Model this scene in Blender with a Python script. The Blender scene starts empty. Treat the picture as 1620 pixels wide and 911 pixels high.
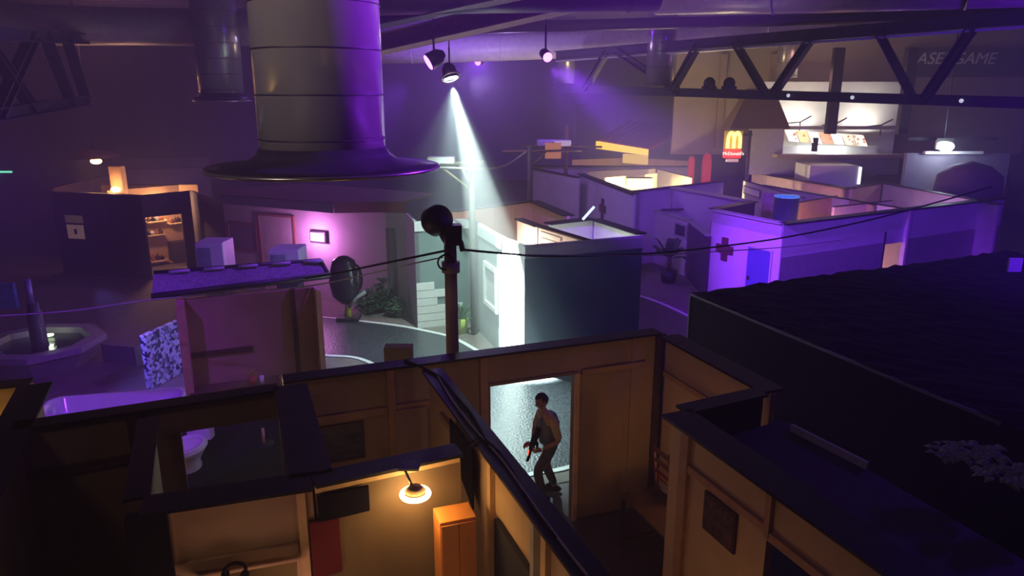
import bpy, math, random
from math import sin, cos, tan, pi, radians, atan2, hypot
from mathutils import Vector, Matrix
random.seed(7)
sc = bpy.context.scene
COL = sc.collection
# ------------------------------------------------------------------ camera, world, exposure, large lights
CAMZ = 5.8; F = 1150.0; PITCH = radians(14.85)
cam_d = bpy.data.cameras.new('camera'); cam = bpy.data.objects.new('camera', cam_d); COL.objects.link(cam)
cam.location = (0, 0, CAMZ); cam.rotation_euler = (pi/2 - PITCH, 0, 0)
cam_d.sensor_width = 36; cam_d.lens = 36*F/1620; cam_d.clip_end = 200; cam_d.clip_start = .05
sc.camera = cam
sc.view_settings.view_transform = 'Standard'; sc.view_settings.look = 'None'
sc.view_settings.gamma = 1; sc.view_settings.use_curve_mapping = False
sc.view_settings.exposure = 0.0
w = bpy.data.worlds.new('world'); sc.world = w; w.use_nodes = True
w.node_tree.nodes['Background'].inputs[0].default_value = (.35, .22, .5, 1)
w.node_tree.nodes['Background'].inputs[1].default_value = .035
hv = w.node_tree.nodes.new('ShaderNodeVolumeScatter'); hv.inputs['Density'].default_value = .016; hv.inputs['Anisotropy'].default_value = .15   # thin stage haze
w.node_tree.links.new(hv.outputs[0], w.node_tree.nodes['World Output'].inputs['Volume'])
sc.cycles.use_denoising = True
sc.cycles.max_bounces = 6; sc.cycles.diffuse_bounces = 3; sc.cycles.volume_bounces = 0
sc.cycles.sample_clamp_indirect = 4

def ray(px, py):
    u = (px-810)/F; v = (py-455.5)/F
    return Vector((u, cos(PITCH)-v*sin(PITCH), -sin(PITCH)-v*cos(PITCH)))
CAM = Vector((0, 0, CAMZ))
def at(px, py, z=0.0):                      # the place at height z seen there
    d = ray(px, py); return CAM + d*((z-CAMZ)/d.z)
def atY(px, py, Y):
    d = ray(px, py); return CAM + d*(Y/d.y)

def inroom(px, py, z):                     # a lamp at height z below the place seen at wall top height
    p = at(px, py, 2.65); return (p.x, p.y, z)
def light(kind, loc, energy, color, target=None, angle=40, blend=.4, size=.1, name='lamp_light'):
    d = bpy.data.lights.new(name, kind); d.energy = energy; d.color = color
    if kind == 'SPOT':
        d.spot_size = radians(angle); d.spot_blend = blend; d.shadow_soft_size = size
    elif kind == 'AREA': d.size = size
    else: d.shadow_soft_size = size
    o = bpy.data.objects.new(name, d); COL.objects.link(o); o.location = loc
    if target is not None:
        o.rotation_euler = (Vector(target)-Vector(loc)).to_track_quat('-Z', 'Y').to_euler()
    return o
VIO = (.25, .03, 1); MAG = (.42, .04, 1); WARM = (1, .55, .2); WHT = (.78, 1, .95)
HB = 2.65                                   # height of the near plywood walls
SPOT_AT = atY(713, 122, 16.0); SPOT_TO = Vector((-.02, 15.25, 1.1))
light('SPOT', SPOT_AT+Vector((.05, -.05, -.2)), 85000, WHT, SPOT_TO, 20, .35, .05, 'follow_spot_light')
light('SPOT', SPOT_AT+Vector((.05, -.05, -.2)), 2100, (.7, 1, .9), (-1.5, 16.6, 0), 75, 1, .05, 'follow_spot_spill')
light('SPOT', SPOT_AT+Vector((.05, -.05, -.2)), 9000, (.7, 1, .93), (-.35, 12.6, 0), 42, 1, .05, 'follow_spot_spill')
# violet wash lights hanging from the roof (only the PAR ones have cans, built below)
PAR_R = atY(866, 90, 14)
light('SPOT', PAR_R+Vector((.1, -.25, -.15)), 2600, VIO, (5.0, 21.5, 1.5), 62, .8, .1, 'wash_light')
light('SPOT', PAR_R+Vector((.15, -.1, -.15)), 9500, VIO, (8.2, 19.0, 1.0), 38, .8, .1, 'wash_light')
light('SPOT', (-6.5, 6.0, 7.6), 2200, VIO, (-7.1, 12.2, .3), 42, .8, .1, 'wash_light')
PAR_L = atY(679, 98, 13)
light('SPOT', PAR_L+Vector((-.3, -.2, -.3)), 900, VIO, (-9, 15, 0), 80, .8, .1, 'wash_light')
PAR_B = atY(756, 97, 30)
light('SPOT', PAR_B+Vector((0, .3, 0)), 6500, VIO, (-3, 49, 4.5), 85, .8, .1, 'wash_light')
light('POINT', PAR_B+Vector((.3, -4.5, -.9)), 300, (.6, .42, 1), size=.2, name='duct_fill_light')  # added point light without fixture, to brighten the pale roof duct
light('SPOT', (5.2, 8.9, 7.6), 9000, (.3, .03, 1), (-1.9, 6.9, 6.7), 34, .5, .22, 'wash_light')
light('POINT', (10.6, 10.5, 6.2), 480, (.16, .015, 1), size=.3, name='violet_haze_fill')  # unseen point light added for the haze glow at the right edge
light('POINT', (-3, 25, 8.7), 420, VIO, size=.4, name='violet_fill_light')  # added violet fill for hall and haze, no lamp hangs there
light('SPOT', (10.5, 6.0, 8.2), 4000, (.15, .015, 1), (11, 16, 2.0), 70, .9, .3, 'wash_light')  # added spot out of view, deepens the violet haze at the right
# dim fill lights added for missing ambient light, without fixtures
light('POINT', (-5.0, .8, 8.6), 90, (1, .62, .38), size=.5, name='fill_light')
light('SPOT', (-6.0, -.5, 8.8), 1500, (1, .82, .7), (-2.4, 7.2, 7.0), 38, .7, .4, 'duct_fill_spot')  # unseen spot added to lighten the left side of the ducts
light('POINT', (3.5, 2.0, 8.2), 14, (.35, .2, 1), size=.5, name='fill_light')
light('POINT', (-14, 26, 8.0), 70, (1, .4, .5), size=.5, name='fill_light')
light('POINT', (12, 29, 6.4), 80, (1, .5, .42), size=.5, name='fill_light')

# ------------------------------------------------------------------ materials
MATS = {}
def mat(name, col, rough=.6, metal=0, var=.12, scale=6, emit=None, es=1.0, bump=.0, stretch=None, spec=.5, bscale=None):
    if name in MATS: return MATS[name]
    m = bpy.data.materials.new(name); m.use_nodes = True; nt = m.node_tree; n = nt.nodes; l = nt.links
    b = n['Principled BSDF']
    b.inputs['Roughness'].default_value = rough; b.inputs['Metallic'].default_value = metal
    b.inputs['Specular IOR Level'].default_value = spec
    tc = n.new('ShaderNodeTexCoord'); mp = n.new('ShaderNodeMapping'); l.new(tc.outputs['Object'], mp.inputs[0])
    if stretch: mp.inputs['Scale'].default_value = stretch
    nz = n.new('ShaderNodeTexNoise'); nz.inputs['Scale'].default_value = scale; nz.inputs['Detail'].default_value = 4
    l.new(mp.outputs[0], nz.inputs['Vector'])
    r = n.new('ShaderNodeValToRGB'); l.new(nz.outputs['Fac'], r.inputs[0])
    r.color_ramp.elements[0].position = .3; r.color_ramp.elements[1].position = .7
    c0 = [max(0, c*(1-var)) for c in col]; c1 = [min(1, c*(1+var)) for c in col]
    r.color_ramp.elements[0].color = (*c0, 1); r.color_ramp.elements[1].color = (*c1, 1)
    l.new(r.outputs[0], b.inputs['Base Color'])
    if emit:
        b.inputs['Emission Color'].default_value = (*emit, 1); b.inputs['Emission Strength'].default_value = es
    if bump:
        bp = n.new('ShaderNodeBump'); bp.inputs['Strength'].default_value = bump; bp.inputs['Distance'].default_value = .02
        if bscale:
            nz2 = n.new('ShaderNodeTexNoise'); nz2.inputs['Scale'].default_value = bscale; l.new(mp.outputs[0], nz2.inputs['Vector'])
            l.new(nz2.outputs['Fac'], bp.inputs['Height'])
        else: l.new(nz.outputs['Fac'], bp.inputs['Height'])
        l.new(bp.outputs[0], b.inputs['Normal'])
    MATS[name] = m; return m
PLY = mat('plywood', (.38, .27, .17), .65, var=.14, scale=2.2, stretch=(1, 1, .25), bump=.15)
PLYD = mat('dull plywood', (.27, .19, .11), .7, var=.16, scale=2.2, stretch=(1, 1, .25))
CREAM = mat('cream board', (.6, .43, .25), .6, var=.08, scale=3)
BATT = mat('pine batten', (.45, .28, .15), .65, var=.15, scale=8)
PALE = mat('pale pine', (.75, .52, .28), .6, var=.1, scale=8)
CAP = mat('black cap board', (.015, .014, .02), .5, var=.2, scale=4, spec=.2)
CAPW = mat('grey cap strip', (.42, .44, .44), .6, var=.08)
BLK = mat('black paint', (.012, .012, .018), .85, var=.2, spec=.15)
NET = mat('black netting', (.01, .01, .016), .95, spec=.1, var=.5, scale=25, bump=.6)
WHITE = mat('white paint', (.78, .77, .75), .55, var=.05, scale=3)
OFFW = mat('off white render', (.55, .52, .5), .7, var=.08, scale=3)
TEAL = mat('slate paint', (.16, .22, .215), .7, var=.07, scale=2, bump=.1)
TEALD = mat('dark slate paint', (.09, .16, .19), .7, var=.08, scale=2, bump=.1)
DRK = mat('dark facade', (.045, .035, .05), .8, var=.2, scale=3)
STEEL = mat('galvanised steel', (.36, .34, .33), .3, metal=.85, var=.06, scale=3, bump=.05)
DUCTM = mat('painted duct steel', (.36, .34, .32), .26, metal=.45, var=.05, scale=2, bump=.03)
IRON = mat('dark steel', (.03, .028, .035), .5, metal=.3, var=.2)
TAN = mat('primer steel', (.3, .2, .15), .55, var=.1)
ASPH = mat('asphalt', (.045, .05, .06), .33, var=.5, scale=14, bump=.5, bscale=22)
PAVE = mat('pavement', (.17, .14, .125), .75, var=.18, scale=5, bump=.2, bscale=40)
HALLF = mat('hall floor', (.075, .06, .065), .6, var=.25, scale=2)
LINE = mat('road paint', (.75, .76, .74), .6, var=.08, scale=10)
HALLW = mat('hall wall', (.14, .1, .13), .8, var=.12, scale=.7)
CEIL = mat('roof sheeting', (.12, .105, .12), .7, var=.15, scale=.6)
WOOD = mat('orange wood', (.8, .32, .08), .45, var=.12, scale=4, stretch=(1, 1, .2))
DWOOD = mat('dark wood', (.07, .035, .02), .5, var=.3, scale=8)
RED = mat('red plastic', (.35, .012, .012), .5)
REDR = mat('red brown roof', (.2, .03, .03), .7)
BROWN = mat('brown roof', (.14, .07, .05), .7)
GREEN = mat('leaf green', (.03, .09, .03), .6, var=.5, scale=20)
CERA = mat('ceramic', (.8, .79, .8), .12, var=.02)
YEL = mat('yellow paint', (.5, .42, .05), .6)
GREENP = mat('lime pot', (.4, .5, .1), .6)
SKIN = mat('skin', (.55, .26, .15), .5, var=.05)
KHAKI = mat('khaki cloth', (.6, .42, .2), .85, var=.15, scale=15)
JEANS = mat('dark trousers', (.06, .06, .07), .85, var=.2, scale=15)
HAIR = mat('dark hair', (.03, .015, .01), .7, var=.3, scale=30)
GLASS = mat('dark glass', (.02, .02, .03), .08, var=.05)
BLUED = mat('blue door paint', (.1, .1, .35), .6)
PINKW = mat('wood frame red', (.3, .13, .08), .6)
ROOFV = mat('felt roof', (.2, .19, .22), .8, var=.35, scale=18, bump=.3)
def emis(name, col, s): return mat(name, (.02, .02, .02), .5, emit=col, es=s)

# ------------------------------------------------------------------ mesh building
WORG = {}
class MB:
    def __init__(s): s.v = []; s.f = []; s.sm = []
    def add(s, vs, fs, smooth=False):
        k = len(s.v); s.v += [Vector(p) for p in vs]; s.f += [tuple(i+k for i in f) for f in fs]; s.sm += [smooth]*len(fs); return s
    def box(s, x0, x1, y0, y1, z0, z1, rz=0, c=None):
        vs = [Vector((x, y, z)) for z in (z0, z1) for y in (y0, y1) for x in (x0, x1)]
        if rz or c is not None:
            m = Matrix.Rotation(rz, 3, 'Z'); cc = Vector(c) if c is not None else Vector((0, 0, 0))
            vs = [m @ p + cc for p in vs]
        return s.add(vs, [(0, 2, 3, 1), (4, 5, 7, 6), (0, 1, 5, 4), (2, 6, 7, 3), (0, 4, 6, 2), (1, 3, 7, 5)])
    def ob(s, fr, s0, s1, o0, o1, z0, z1, z0b=None, z1b=None):      # box in a wall's frame: along, out towards the viewer, up
        p, d, n = fr[0], fr[1], fr[2]
        z0b = z0 if z0b is None else z0b; z1b = z1 if z1b is None else z1b
        vs = []
        for zi in (0, 1):
            for o in (o0, o1):
                for si, ss in enumerate((s0, s1)):
                    z = (z0, z0b)[si] if zi == 0 else (z1, z1b)[si]
                    q = p + d*ss + n*o; vs.append((q.x, q.y, z))
        return s.add(vs, [(0, 2, 3, 1), (4, 5, 7, 6), (0, 1, 5, 4), (2, 6, 7, 3), (0, 4, 6, 2), (1, 3, 7, 5)])
    def prism(s, poly, z0, z1):
        n = len(poly); vs = [(p[0], p[1], z0) for p in poly] + [(p[0], p[1], z1) for p in poly]
        return s.add(vs, [tuple(range(n))[::-1], tuple(range(n, 2*n))] + [(i, (i+1) % n, (i+1) % n+n, i+n) for i in range(n)])
    def tube(s, pts, r, n=10, caps=True):
        pts = [Vector(p) for p in pts]; m = len(pts); rs = r if isinstance(r, (list, tuple)) else [r]*m
        vs = []; up = None
        for i, p in enumerate(pts):
            t = (pts[min(i+1, m-1)]-pts[max(i-1, 0)]).normalized()
            if up is None: up = Vector((0, 0, 1)) if abs(t.z) < .9 else Vector((1, 0, 0))
            a = t.cross(up)
            if a.length < 1e-4: a = t.cross(Vector((0, 1, 0)))
            a.normalize(); b = t.cross(a).normalized(); up = -b
            up = a.cross(t).normalized() if False else up
            for k in range(n):
                q = 2*pi*k/n; vs.append(p + a*cos(q)*rs[i] + b*sin(q)*rs[i])
        fs = [(i*n+k, i*n+(k+1) % n, (i+1)*n+(k+1) % n, (i+1)*n+k) for i in range(m-1) for k in range(n)]
        s.add(vs, fs, True)
        if caps:
            k0 = len(s.v)-m*n
            s.f += [tuple(k0+i for i in range(n))[::-1], tuple(k0+(m-1)*n+i for i in range(n))]; s.sm += [False, False]
        return s
    def lathe(s, c, prof, n=32, sx=1, sy=1, smooth=True, axis=None):
        c = Vector(c); vs = []; R = Matrix.Identity(3) if axis is None else Vector(axis).to_track_quat('Z', 'Y').to_matrix()
        for r, z in prof:
            for k in range(n):
                q = 2*pi*k/n; vs.append(c + R @ Vector((r*cos(q)*sx, r*sin(q)*sy, z)))
        m = len(prof)
        fs = [(i*n+k, i*n+(k+1) % n, (i+1)*n+(k+1) % n, (i+1)*n+k) for i in range(m-1) for k in range(n)]
        s.add(vs, fs, smooth)
        k0 = len(s.v)-m*n
        if prof[0][0] > 1e-4: s.f.append(tuple(k0+i for i in range(n))[::-1]); s.sm.append(False)
        if prof[-1][0] > 1e-4: s.f.append(tuple(k0+(m-1)*n+i for i in range(n))); s.sm.append(False)
        return s
    def ball(s, c, r, n=16, sx=1, sy=1, sz=1):
        return s.lathe(c, [(max(1e-5, r*sin(pi*i/8)), -r*cos(pi*i/8)*sz) for i in range(9)], n, sx, sy)
    def torus(s, c, R, r, n=32, m=8, sx=1, sy=1, axis=None):
        c = Vector(c); Q = Matrix.Identity(3) if axis is None else Vector(axis).to_track_quat('Z', 'Y').to_matrix(); vs = []
        for i in range(n):
            a = 2*pi*i/n
            for k in range(m):
                b = 2*pi*k/m; vs.append(c + Q @ Vector(((R+r*cos(b))*cos(a)*sx, (R+r*cos(b))*sin(a)*sy, r*sin(b))))
        return s.add(vs, [(i*m+k, ((i+1) % n)*m+k, ((i+1) % n)*m+(k+1) % m, i*m+(k+1) % m) for i in range(n) for k in range(m)], True)
    def build(s, name, m, parent=None, bevel=0):
        me = bpy.data.meshes.new(name)
        if parent is not None: org = WORG[parent.name]
        else:
            xs = [p.x for p in s.v]; ys = [p.y for p in s.v]; zs = [p.z for p in s.v]
            org = Vector(((min(xs)+max(xs))/2, (min(ys)+max(ys))/2, min(zs)))
        me.from_pydata([tuple(p-org) for p in s.v], [], s.f); me.update()
        me.polygons.foreach_set('use_smooth', s.sm)
        import bmesh
        bm = bmesh.new(); bm.from_mesh(me); bmesh.ops.recalc_face_normals(bm, faces=bm.faces); bm.to_mesh(me); bm.free()
        me.materials.append(m)
        o = bpy.data.objects.new(name, me); COL.objects.link(o)
        if parent is not None: o.parent = parent
        else: o.location = org
        WORG[o.name] = org.copy()
        if bevel:
            bv = o.modifiers.new('bevel', 'BEVEL'); bv.width = bevel; bv.segments = 2; bv.limit_method = 'ANGLE'
        return o
def tag(o, label, cat, group=None, kind=None):
    o['label'] = label; o['category'] = cat
    if group: o['group'] = group
    if kind: o['kind'] = kind
    return o
def thing(name, loc, label, cat, group=None):
    o = bpy.data.objects.new(name, None); COL.objects.link(o); o.location = loc; o.empty_display_size = .2
    WORG[o.name] = Vector(loc); return tag(o, label, cat, group)
def struct(name, mb, m):
    o = mb.build(name, m); o['kind'] = 'structure'; return o
def copy_tree(o, parent=None):
    c = o.copy(); COL.objects.link(c); c.parent = parent
    for ch in list(o.children): copy_tree(ch, c)
    return c
def frame(p0, p1):
    p0 = Vector((p0[0], p0[1], 0)); p1 = Vector((p1[0], p1[1], 0)); d = (p1-p0); L = d.length; d.normalize()
    n = Vector((d.y, -d.x, 0))
    if n.dot(-p0) < 0: n = -n
    return (p0, d, n, L)
def on(fr, px, py, off=0):                  # (along, height) where that sight line meets the wall
    d = ray(px, py); p0 = fr[0] + fr[2]*off
    t = (p0-Vector((0, 0, 0))).dot(fr[2])/d.dot(fr[2]); q = CAM+d*t
    return (q-fr[0]).dot(fr[1]), q.z
def onp(fr, px, py, off=0):
    d = ray(px, py); p0 = fr[0]+fr[2]*off; t = p0.dot(fr[2])/d.dot(fr[2]); return CAM+d*t
def panel(mb, fr, L, h, th, ops, z0=0, s0=0):
    cuts = sorted(set([s0, L] + [v for o in ops for v in (o[0], o[1])]))
    for a, b in zip(cuts, cuts[1:]):
        mid = (a+b)/2; zs = [(z0, h)]
        for o in ops:
            if o[0] <= mid <= o[1]:
                nz = []
                for x, y in zs:
                    if o[2] > x: nz.append((x, min(y, o[2])))
                    if o[3] < y: nz.append((max(x, o[3]), y))
                zs = [q for q in nz if q[1]-q[0] > 1e-3]
        for x, y in zs: mb.ob(fr, a, b, -th, 0, x, y)
WALLS = []
def wall(label, p0, p1, h=HB, m=PLY, th=.08, cap=.26, capm=None, ops=(), battens=(), posts=(), bm_=None, z0=0, name='partition_wall', capz=.03, cap_ext=(0, 0), over=0.0, group=None):
    fr = frame(p0, p1); L = fr[3]
    t = thing(name, (fr[0].x, fr[0].y, z0), label, 'wall', group)
    mb = MB(); panel(mb, fr, L, h-capz, th, list(ops), z0); mb.build('wall_panel', m, t)
    if cap:
        MB().ob(fr, -cap_ext[0], L+cap_ext[1], -th/2-cap/2, -th/2+cap/2, h-capz, h).build('top_cap', capm or CAP, t)
    for b in battens: MB().ob(fr, b[0], b[1], 0, .04, b[2], b[3]).build('batten', bm_ or BATT, t)
    for b in posts: MB().ob(fr, b[0], b[1], 0, .06, b[2] if len(b) > 2 else 0, b[3] if len(b) > 3 else h-capz).build('post', bm_ or BATT, t)
    return t, fr
def textobj(txt, size, m, parent, origin, xdir, updir, extr=.01, shear=0, name='lettering'):
    cu = bpy.data.curves.new(name, 'FONT'); cu.body = txt; cu.size = size; cu.extrude = extr; cu.shear = shear; cu.align_x = 'CENTER'; cu.align_y = 'CENTER'
    to = bpy.data.objects.new('tmp', cu); COL.objects.link(to)
    dg = bpy.context.evaluated_depsgraph_get(); me = bpy.data.meshes.new_from_object(to.evaluated_get(dg))
    bpy.data.objects.remove(to)
    x = Vector(xdir).normalized(); u = Vector(updir).normalized(); nn = x.cross(u)
    M = Matrix((x, u, nn)).transposed()
    for v in me.vertices: v.co = M @ v.co + Vector(origin) - WORG[parent.name]
    me.materials.clear(); me.materials.append(m)
    o = bpy.data.objects.new(name, me); COL.objects.link(o); o.parent = parent; return o

# ------------------------------------------------------------------ the hall
struct('floor', MB().box(-24, 26, -2, 52, -.12, 0), HALLF)
struct('ceiling', MB().box(-24, 26, 8, 52, 9.2, 9.35), CEIL)
struct('wall_back', MB().box(-24, 26, 52, 52.2, 0, 9.2), HALLW)
struct('wall_left', MB().box(-24.2, -24, -2, 52, 0, 9.2), HALLW)
struct('wall_right', MB().box(26, 26.2, -2, 52, 0, 9.2), HALLW)
# corrugation ribs under the roof
mb = MB()
for i in range(44): mb.box(-24, 26, 9+i, 9.25+i, 9.08, 9.2)
struct('trim_1', mb, CEIL)

# pavement slab and the curving road
def pg(pts, z=0): return [(at(x, y, z).x, at(x, y, z).y) for x, y in pts]
def smooth(pts, k=6):
    out = []; P = [pts[0]]+list(pts)+[pts[-1]]
    for i in range(1, len(P)-2):
        for j in range(k):
            t = j/k; a, b, c, d = (Vector((*q, 0)) for q in P[i-1:i+3])
            q = .5*((2*b)+(c-a)*t+(2*a-5*b+4*c-d)*t*t+(3*b-a-3*c+d)*t**3); out.append((q.x, q.y))
    out.append(tuple(pts[-1])); return out
struct('trim_2', MB().prism([(-16, 9.2), (-5, 8.0), (6, 12.0), (12, 22), (4, 30), (-14, 30)], 0, .012), PAVE)
far = smooth(pg([(300, 497), (420, 498), (510, 503), (620, 515), (680, 526), (715, 535), (748, 552), (792, 578)]))
near = smooth(pg([(300, 545), (420, 552), (510, 563), (581, 573), (680, 640), (780, 745), (860, 748), (912, 738), (1000, 715)]))
road = MB(); road.prism(far + pg([(860, 566), (940, 552), (1010, 545)]) + near[::-1], .012, .02); struct('trim_3', road, ASPH)
struct('trim_7', MB().prism(pg([(262, 655), (470, 640), (480, 800), (250, 820)]), .012, .022), BLK)  # black slab added to darken yard ground where the spill light falls
def strip(pts, wd, z0, z1):
    mb = MB()
    for a, b in zip(pts, pts[1:]):
        d = Vector((b[0]-a[0], b[1]-a[1], 0)); 
        if d.length < 1e-4: continue
        d.normalize(); n = Vector((-d.y, d.x, 0))*wd/2
        mb.prism([(a[0]+n.x, a[1]+n.y), (a[0]-n.x, a[1]-n.y), (b[0]-n.x, b[1]-n.y), (b[0]+n.x, b[1]+n.y)], z0, z1)
    return mb
struct('trim_4', strip(far, .11, .02, .03), LINE)
struct('trim_5', strip(near, .11, .02, .03), LINE)
side = smooth(pg([(990, 462), (1040, 478), (1095, 504), (1130, 530)]))
struct('trim_6', strip(side, .1, .012, .022), LINE)

# ------------------------------------------------------------------ near plywood rooms
A1 = at(447, 600, HB); A2 = at(1043, 524, HB)
frN1 = frame(A1, A2)
def sz(fr, px, py): return on(fr, px, py)
s_l, _ = sz(frN1, 775, 600); s_r, zt = sz(frN1, 909, 590); _, zt2 = sz(frN1, 775, 601)
ZD = 2.2
bs = [(0.03, 1.55, 1.62, 1.72)]
def lin(fr, x0, y0, x1, y1, w_=.1):
    a = sz(fr, x0, y0); b = sz(fr, x1, y1); return a, b
n1, frN1 = wall('long plywood wall with the doorway the player is crossing', A1, A2, ops=[(s_l, s_r, -1, ZD)], m=PLY, cap=.24)
def ply_batten(t, fr, x0, y0, x1, y1, wd=.09, m=BATT, nm='batten', o=.035):
    a = sz(fr, x0, y0); b = sz(fr, x1, y1); s0, s1 = sorted((a[0], b[0])); 
    MB().ob(fr, s0, s1, 0, o, (a[1]+b[1])/2-wd/2, (a[1]+b[1])/2+wd/2).build(nm, m, t)
def ply_post(t, fr, x, y, wd=.09, z0=0, z1=HB-.03, m=BATT, nm='post', o=.05):
    s, _ = sz(fr, x, y); MB().ob(fr, s-wd/2, s+wd/2, 0, o, z0, z1).build(nm, m, t)
ply_batten(n1, frN1, 475, 668, 612, 648)
ply_post(n1, frN1, 618, 620); ply_post(n1, frN1, 475, 690, .1)
ply_batten(n1, frN1, 625, 645, 700, 634)
ply_post(n1, frN1, 765, 640, .1); ply_post(n1, frN1, 1000, 600, .05, 0, HB-.03, PLY, 'cover_strip', .015)
ply_batten(n1, frN1, 920, 588, 1020, 574, .07)
ply_post(n1, frN1, 1040, 600, .14, m=DWOOD)
MB().ob(frN1, s_r, s_r+.06, -.1, .05, 0, ZD+.02).build('door_jamb', PALE, n1)
MB().ob(frN1, s_l-.04, s_r, -.1, .02, ZD, ZD+.04).build('door_head', PLYD, n1)
MB().ob(frN1, s_l-.04, s_l, -.1, .02, 0, ZD).build('door_jamb', PLYD, n1)
# picture on that wall, back left room
def wallpic(fr, x0, y0, x1, y1, name, label, cat, m, fm, off=.0, th=.03, border=.03):
    a = sz(fr, x0, y0); b = sz(fr, x1, y1); s0, s1 = sorted((a[0], b[0])); z0, z1 = sorted((a[1], b[1]))
    t = thing(name, tuple(fr[0]+fr[1]*((s0+s1)/2)+fr[2]*off+Vector((0, 0, z0))), label, cat)
    mb = MB(); bd = border
    mb.ob(fr, s0, s1, off, off+th, z0, z0+bd).ob(fr, s0, s1, off, off+th, z1-bd, z1).ob(fr, s0, s0+bd, off, off+th, z0+bd, z1-bd).ob(fr, s1-bd, s1, off, off+th, z0+bd, z1-bd)
    mb.build('frame', fm, t); MB().ob(fr, s0+bd, s1-bd, off+.002, off+th*.6, z0+bd, z1-bd).build('sheet', m, t)
    return t
LAND = mat('dim landscape print', (.06, .065, .09), .35, var=.9, scale=5, stretch=(1, 1, 3))
wallpic(frN1, 500, 676, 578, 722, 'framed_picture', 'dark landscape picture on the plywood wall of the back left room', 'picture', LAND, DWOOD)
s0, z0 = sz(frN1, 655, 642); s1, _ = sz(frN1, 674, 642)
MB().ob(frN1, s0-.25, s1, .04, .07, .2, z0).build('cupboard_panel', PLY, n1)

# wall with cables on its cap (runs towards the viewer)
B1 = at(672, 577, HB); B2 = at(927, 911, HB); dB = (B2-B1).normalized()
B3 = B2 + dB*2.6
frL = frame(B1, B3)
def oL(x, y): return sz(frL, x, y)
op0 = oL(790, 800)[0]; op1 = oL(847, 870)[0]
l1, frL = wall('plywood wall with two cables lying along its black cap', B1+dB*.16, B3, m=CREAM, cap=.24, ops=[])
frL = frame(B1+dB*.16, B3)
def sL(x, y): return on(frL, x, y)[0]
ply_post(l1, frL, 781, 800, .09, m=PALE); ply_post(l1, frL, 868, 890, .09, m=PALE)
ply_batten(l1, frL, 700, 650, 720, 690, .08)
a, b = sL(790, 850), sL(849, 880)
dr = thing('dark_door', tuple(frL[0]+frL[1]*((a+b)/2)+frL[2]*.03), 'dark slate door slab standing in the wall under the cables', 'door')
ds = MB().ob(frL, a+.01, b-.01, .01, .055, 0.02, 2.1).build('door_slab', mat('dark door paint', (.03, .035, .045), .7), dr)
MB().ob(frL, b-.12, b-.08, .055, .1, 1.0, 1.1).build('door_handle', STEEL, ds)
MB().ob(frL, b, b+.07, 0, .06, 0, HB-.05).build('post', CAPW, l1)
# black cloth hanging on it
a, b = sL(722, 740), sL(757, 760)
cl = MB(); fa = frL
cl.ob(fa, a, b, .05, .065, 2.15, 2.5, 1.85, 2.5); tag(cl.build('black_cloth', BLK), 'black cloth hung on the wall in the corner of the lamp room', 'cloth')

# front dividing wall + continuation to the left
C0 = at(70, 824, HB); C1 = at(222, 803, HB); C2 = at(495, 762, HB); C3 = at(757, 706, HB)
frN3 = frame(C2, C3)
n3, frN3 = wall('low plywood wall with ring lamp fixed to its black cap', C2+(C3-C2).normalized()*.01, C3-(C3-C2).normalized()*.18, m=mat('darker plywood', (.2, .14, .085), .7, var=.16, scale=2.2, stretch=(1, 1, .25)), cap=.24)  # panel is a darker copy of the dull plywood
frN3 = frame(C2+(C3-C2).normalized()*.01, C3)
LP3 = frN3[3]-.2
MB().ob(frN3, 0, LP3, .0, .03, HB-.1, HB-.032).build('edge_strip', PALE, n3)
a = sz(frN3, 500, 770)[0]; b = sz(frN3, 580, 755)[0]
tag(MB().ob(frN3, a, b, .035, .06, HB-.36, HB-.12).build('navy_cloth', mat('navy cloth', (.008, .008, .016), .95, spec=.1)), 'dark navy cloth strip pinned beneath the cap left of the ring lamp', 'cloth')
n7, frN7 = wall('cream wall with white studs at the bottom left', C1, C2-(C2-C1).normalized()*.01, m=CREAM, cap=.3)
ply_post(n7, frN7, 481, 850, .07, m=PALE)
ply_batten(n7, frN7, 275, 892, 473, 871, .09, m=CREAM)
ply_post(n7, frN7, 274, 860, .02, m=PLYD, o=.03); ply_post(n7, frN7, 240, 860, .3, m=BLK, o=.1)
hx = onp(frN7, 372, 908, .15)
shelf_a = sz(frN7, 290, 905); 
tag(MB().ob(frN7, sz(frN7, 320, 905)[0], sz(frN7, 470, 890)[0], .042, .3, hx.z-.09, hx.z-.06).build('shelf_board', CREAM), 'pale shelf board fixed on the cream wall at the bottom left', 'shelf')
tt = thing('headset', (hx.x, hx.y, hx.z-.06), 'black headset resting on the pale shelf at the bottom edge', 'headset')
MB().torus(hx+Vector((0, 0, .03)), .085, .014, axis=(.1, -.2, 1)).build('headband', BLK, tt)
MB().ball(hx+Vector((-.08, 0, .0)), .035).build('ear_pad', BLK, tt); MB().ball(hx+Vector((.08, 0, .0)), .035).build('ear_pad', BLK, tt)

# wall between back left room and the toilet view
D1 = at(452, 603, HB); D2 = at(488, 768, HB)
dd = (D2-D1).normalized()
n2, frN2 = wall('dark capped wall between the toilet yard and the back left room', D1+dd*.13, D2-dd*.16, m=PLYD, cap=.36)
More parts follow.
